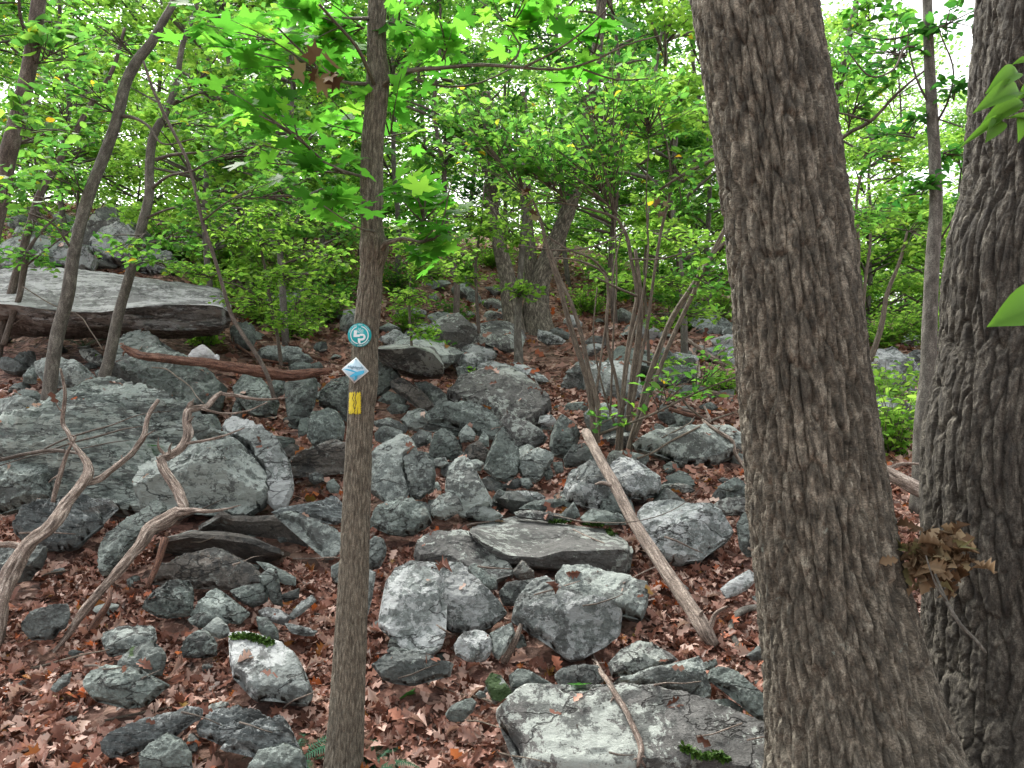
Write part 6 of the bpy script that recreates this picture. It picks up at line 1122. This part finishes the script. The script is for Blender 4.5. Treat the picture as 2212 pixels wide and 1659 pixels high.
for a, b, w_ in [((2205, 150, 1.3), (2140, 190, 1.28), .9), ((2210, 190, 1.3), (2118, 228, 1.27), .8), ((2215, 215, 1.3), (2120, 270, 1.3), .8), ((2200, 250, 1.3), (2205, 305, 1.3), 1.0), ((2180, 245, 1.3), (2080, 310, 1.3), .35), ((2160, 255, 1.3), (2136, 300, 1.28), 1.1), ((2240, 260, 1.3), (2180, 250, 1.3), .5), ((2230, 130, 1.3), (2190, 135, 1.3), .9), ((2235, 170, 1.3), (2200, 215, 1.3), .9)]:
    v, f = one_leaf(a, b, w_ * .75); mesh_np('leaf', v - g0, f, G['leaf_near'], sp)
v, f = one_leaf((2265, 650, 1.3), (2155, 692, 1.26), .95); c = v.mean(0); o = mesh_np('green_leaf', v - c, f, G['leaf_near']); o.location = tuple(c); tag(o, 'single big bright green leaf entering at the right edge, halfway up', 'leaf')

# ------------------------------------------------------------------ trail markers
def disc_pts(n): return [(math.cos(2 * math.pi * i / n), math.sin(2 * math.pi * i / n)) for i in range(n)]
def plate(name, poly, th, mat, parent, z0=0.0):      # outline in x,z; thickness towards -y
    n = len(poly); V = [(x, -z0 - th, z) for x, z in poly] + [(x, -z0, z) for x, z in poly] + [(0, -z0 - th, 0), (0, -z0, 0)]
    cx = sum(p[0] for p in poly) / n; cz = sum(p[1] for p in poly) / n; V[2 * n] = (cx, -z0 - th, cz); V[2 * n + 1] = (cx, -z0, cz)
    Fc = [];
    for i in range(n): j = (i + 1) % n; Fc += [(2 * n, i, j), (2 * n + 1, n + j, n + i), (i, n + i, j), (j, n + i, n + j)]
    return mesh_np(name, np.array(V), np.array(Fc), G[mat], parent, smooth=False)
def ring(name, r0, r1, z0, th, mat, parent, a0=0, a1=360, n=48):
    V = []; Fc = []
    for i in range(n + 1):
        a = R(a0 + (a1 - a0) * i / n); V += [(r0 * math.cos(a), -z0, r0 * math.sin(a)), (r1 * math.cos(a), -z0, r1 * math.sin(a)), (r0 * math.cos(a), -z0 - th, r0 * math.sin(a)), (r1 * math.cos(a), -z0 - th, r1 * math.sin(a))]
    for i in range(n):
        b = i * 4; Fc += [(b + 2, b + 3, b + 7), (b + 2, b + 7, b + 6), (b, b + 2, b + 6), (b, b + 6, b + 4), (b + 1, b + 5, b + 7), (b + 1, b + 7, b + 3)]
    return V, Fc
def glyphs(txt, size):           # flat letters as vertices and triangles, laid out from x = 0
    cu = bpy.data.curves.new('t', 'FONT'); cu.body = txt; cu.size = size; cu.align_x = 'CENTER'; cu.resolution_u = 3; cu.extrude = .0003; ob_ = bpy.data.objects.new('t', cu); COL.objects.link(ob_)
    dg = bpy.context.evaluated_depsgraph_get(); me = ob_.evaluated_get(dg).to_mesh(); me.calc_loop_triangles()
    V = [tuple(q.co) for q in me.vertices]; Fc = [tuple(t_.vertices) for t_ in me.loop_triangles]; bpy.data.objects.remove(ob_); bpy.data.curves.remove(cu); return V, Fc
class LB:
    def __init__(s): s.V = []; s.F = []
    def add(s, V, Fc): b = len(s.V); s.V += [tuple(v) for v in V]; s.F += [tuple(b + i for i in f) for f in Fc]
    def text(s, txt, size, x, z, y, sx=1):
        V, Fc = glyphs(txt, size); s.add([(a * sx + x, -y - c, b + z) for a, b, c in V], Fc)
    def arc(s, txt, size, rad, mid, step, y, inside=False):
        n = len(txt)
        for i, ch in enumerate(txt):
            if ch == ' ': continue
            a = mid + (-(i - (n - 1) / 2) * step if not inside else (i - (n - 1) / 2) * step); V, Fc = glyphs(ch, size); ar = R(a); up = (math.cos(ar), math.sin(ar)) if not inside else (-math.cos(ar), -math.sin(ar)); ri = (up[1], -up[0])
            cx, cz = math.cos(ar) * rad, math.sin(ar) * rad
            s.add([(cx + ri[0] * a_ + up[0] * b_, -y - c_, cz + ri[1] * a_ + up[1] * b_) for a_, b_, c_ in V], Fc)
    def bar(s, pts, y): n = len(pts); V = [(a, -y, b) for a, b in pts] + [(a, -y - .0006, b) for a, b in pts]; s.add(V, [(n, n + i, n + i + 1) for i in range(1, n - 1)])
    def build(s, name, mat, parent): return mesh_np(name, np.array(s.V), np.array(s.F), G[mat], parent, smooth=False)
def nail(parent, x, z, y): 
    plate('nail', [(x + .0016 * a, z + .0016 * b) for a, b in disc_pts(10)], .002, 'nail', parent, y)
p0 = on_trunk(783, 726, .012)
e = empty('round_trail_marker', p0, 'round turquoise trail marker disc with white lettering nailed on the maple', 'trail marker')
rd = 25.5 * 2.95 / F; plate('disc', [(rd * a, rd * b) for a, b in disc_pts(48)], .002, 'teal', e)
lb = LB(); u = rd
lb.add(*ring('r', .70 * u, .775 * u, .002, .0006, '', None, -95, 75)); lb.add(*ring('r', .70 * u, .775 * u, .002, .0006, '', None, 105, 255))
lb.bar([(-.44 * u, .42 * u), (-.20 * u, .42 * u), (-.24 * u, .02 * u), (-.50 * u, -.02 * u)], .002); lb.bar([(-.50 * u, 0), (-.50 * u, -.14 * u), (.02 * u, -.14 * u), (.02 * u, .06 * u), (-.24 * u, .06 * u)], .0021)
lb.bar([(-.16 * u, -.27 * u), (.05 * u, -.27 * u), (.05 * u, -.68 * u), (-.16 * u, -.68 * u)], .002)
V, Fc = ring('r', .11 * u, .29 * u, .0022, .0006, '', None, -90, 90, 20); lb.add([(a + .22 * u, b, c - .18 * u) for a, b, c in V], Fc)
lb.bar([(.02 * u, .11 * u), (.23 * u, .11 * u), (.23 * u, -.07 * u), (.02 * u, -.07 * u)], .0023); lb.bar([(-.16 * u, -.29 * u), (.23 * u, -.29 * u), (.23 * u, -.47 * u), (-.16 * u, -.47 * u)], .0023)
lb.text('THE', .14 * u, .04 * u, .50 * u, .002); lb.text('LONG', .22 * u, .05 * u, .34 * u, .002); lb.text('PATH', .22 * u, .05 * u, .18 * u, .002)
lb.arc('NEW YORK-NEW JERSEY', .17 * u, .83 * u, 90, 7.6, .002); lb.arc('TRAIL CONFERENCE', .17 * u, .95 * u, 270, 7.6, .002, True)
lb.build('lettering', 'white', e); nail(e, .02 * u, .70 * u, .002); nail(e, -.16 * u, -.6 * u, .002); e.rotation_euler = (0, R(-3), 0)
p1 = on_trunk(774, 800, .014)
e = empty('diamond_trail_marker', p1, 'pale blue diamond trail marker with blue hills below the round disc', 'trail marker')
k = 2.95 / F; W_, T_, B_ = 29.5 * k, 27.5 * k, -28.5 * k
plate('board', [(0, B_), (W_, -.5 * k), (0, T_), (-W_, -.5 * k)], .002, 'white', e)
plate('field', [(0, B_ * .9), (W_ * .9, -.5 * k), (0, T_ * .9), (-W_ * .9, -.5 * k)], .0005, 'pale_blue', e, .0022)
def inside_d(x, z, s=.84): return abs(x) / W_ + (z / T_ if z > 0 else z / B_) <= s
lb = LB()
def hill(f_top, f_bot, y, x0, x1, lb):
    n = 30
    for i in range(n):
        xa, xb = x0 + (x1 - x0) * i / n, x0 + (x1 - x0) * (i + 1) / n
        def lim(x): m = max(0, .84 - abs(x) / W_); return m * T_, m * B_
        q = []
        for x in (xa, xb): hi, lo = lim(x); q.append((x, min(f_top(x), hi), max(f_bot(x), lo)))
        if q[0][1] > q[0][2] or q[1][1] > q[1][2]: lb.bar([(q[0][0], min(q[0][1], q[0][2])), (q[1][0], min(q[1][1], q[1][2])), (q[1][0], q[1][1]), (q[0][0], q[0][1])], y)
hill(lambda x: (-2 + 3 * math.sin((x / k + 30) * .11)) * k, lambda x: (-5.5 - .22 * (x / k)) * k if x < 0 else -99, .0030, -25 * k, 6 * k, lb)
hill(lambda x: (-1.5 + .28 * (x / k - 10) - .012 * (x / k - 12) ** 2) * k, lambda x: (-13 + .30 * (x / k)) * k, .0034, -13 * k, 20 * k, lb)
lb.build('hills', 'sky_blue', e)
lb = LB()
for i in range(22):
    x = (-12 + i * 1.35) * k; hi = (-13 + .30 * (x / k)) * k; lo = max(0, .80 - abs(x) / W_) * B_
    if hi > lo: lb.bar([(x - .28 * k, lo), (x + .28 * k, lo), (x + .28 * k, hi), (x - .28 * k, hi)], .0030)
lb.build('hatching', 'sky_blue', e)
lb = LB(); lb.text('Highlands', 8.6 * k, .5 * k, 3.2 * k, .0036, 1.0); lb.text('TRAIL', 2.6 * k, 7 * k, .4 * k, .0028, 1.4)
lb.build('lettering', 'slate_print', e); nail(e, 0, T_ * .82, .0026); nail(e, -.02 * W_, B_ * .84, .0026); e.rotation_euler = (0, R(4), 0)

# ------------------------------------------------------------------ leaf litter, fallen from above on ground and rocks
r = np.random.default_rng(77)
def drop(n, y0, y1, um, keep_rock):
    out_p, out_n = [], []
    Yd = np.sqrt(r.uniform(y0 ** 2, y1 ** 2, n)); U = r.uniform(-um, um, n)
    for y, u_ in zip(Yd, U):
        x = u_ * y; h = BV.ray_cast(Vector((x, y, 30)), Vector((0, 0, -1)), 60)
        if h[0] is None: continue
        onrock = KIND[h[2]] == 1
        if onrock and (h[1].z < .75 or r.random() > keep_rock): continue
        out_p.append((h[0].x, h[0].y, h[0].z + (.004 if onrock else r.uniform(0, .03)))); out_n.append(tuple(h[1]) if onrock else (h[1].x, h[1].y, h[1].z))
    return np.array(out_p), np.array(out_n)
V, Fc, nn = [], [], 0
for (n, y0, y1, tpl, s, kr, tl) in [(9000, 2.3, 5.2, L_OAK, .080, .02, .45), (4500, 2.3, 5.2, L_MAPLE_S, .060, .02, .45), (14000, 2.3, 5.2, L_LIT, .062, .02, .6), (26000, 2.3, 6.5, L_LIT, .032, .03, .6), (26000, 5.2, 9, L_LIT, .10, .07, .5), (36000, 9, 26, L_LIT, .15, .16, .45)]:
    p, nr = drop(n, y0, y1, .82, kr); v, f = leaves_mesh(tpl, p, s, tl, r, flat_axis=nr); V.append(v); Fc.append(f + nn); nn += len(v)
tag(mesh_np('leaf_litter', np.vstack(V), np.vstack(Fc), G['litter'], smooth=False), 'deep carpet of fallen reddish brown oak leaves between the rocks', None, None, 'stuff')
# thin twigs shed on the leaves
rt = random.Random(4)
for i in range(34):
    px, py = rt.uniform(40, 1620), rt.uniform(1120, 1650); L = rt.uniform(40, 130); a = rt.uniform(-.7, .7); q = [(px + L * t_ * math.cos(a), py + L * t_ * math.sin(a) * .6 + rt.uniform(-4, 4), rt.uniform(3, 5.5) * (1.1 - .6 * t_)) for t_ in (0, .33, .66, 1)]
    if abs(px - 745) < 60: continue
    wood('fallen_twig', 'thin bare twig lying loose on the leaf litter', q, rt.choice(['shrub_bark', 'grey_wood', 'dark_bark']), n=5, step=.04, seed=i, cat='twig', off=5, group='thin twigs shed on the leaves', rough=.1)
# moss on the table slab and whitish boulder
def moss(label, tile, pts, seed, n=260):
    q = P(tile, pts); r2 = np.random.default_rng(seed); pp = []
    for _ in range(n):
        i = r2.integers(0, len(q) - 1); t_ = r2.random(); px = q[i][0] * (1 - t_) + q[i + 1][0] * t_ + r2.normal(0, 2.6); py = q[i][1] * (1 - t_) + q[i + 1][1] * t_ + r2.normal(0, 1.6)
        d = cast(px, py); pp.append(at(px, py, d - .004))
    pp = np.array(pp); c = np.median(pp, 0); pp = pp[np.linalg.norm(pp - c, axis=1) < .8]; v, f = leaves_mesh(L_FAR, pp, .022, .9, r2); o = mesh_np('moss_cushion', v - c, f, G['moss'], smooth=False); o.location = tuple(c); tag(o, label, 'moss')
moss('short moss strip at the back edge of the table slab', 'C', [(1430, 1275), (1480, 1270), (1555, 1280)], 1, 500)
moss('curved moss strip at the right rear of the table slab', 'C', [(1640, 1290), (1720, 1290), (1780, 1310), (1812, 1365)], 2, 800)
moss('moss tuft on top of the whitish flat boulder', 'B', [(1480, 790), (1560, 780), (1640, 800), (1720, 830)], 3, 800)
moss('dark moss blotches low on the bottom right boulder', 'F', [(520, 1480), (620, 1540), (740, 1530), (800, 1560)], 4, 500)
# a few fresh leaves on stones
for i, (px, py, m_, lab, s) in enumerate([(1068, 1130, 'dead_leaf', 'yellow leaf on the back of the table slab', .08), (320, 963, 'leaf_deep', 'green leaf lying on the enormous boulder', .13), (1455, 0, None, '', 0), (830 + 350, 1595 - 85, None, '', 0), (1232, 1485, 'leaf_deep', 'olive leaf on the dark blotched stone', .085), (880, 1510, 'leaf_deep', 'olive green leaf on the ground below the boat shaped stone', .09), (1640, 1262, 'dead_leaf', 'orange leaf leaning near the curved root', .07)]):
    if not m_: continue
    d = cast(px, py); c = at(px, py, d - .01); v, f = leaves_mesh(L_MAPLE_S, np.array([[0, 0, .01]]), s, .2, np.random.default_rng(i)); o = mesh_np('single_leaf', v, f, G[m_], smooth=False); o.location = tuple(c); tag(o, lab, 'leaf')
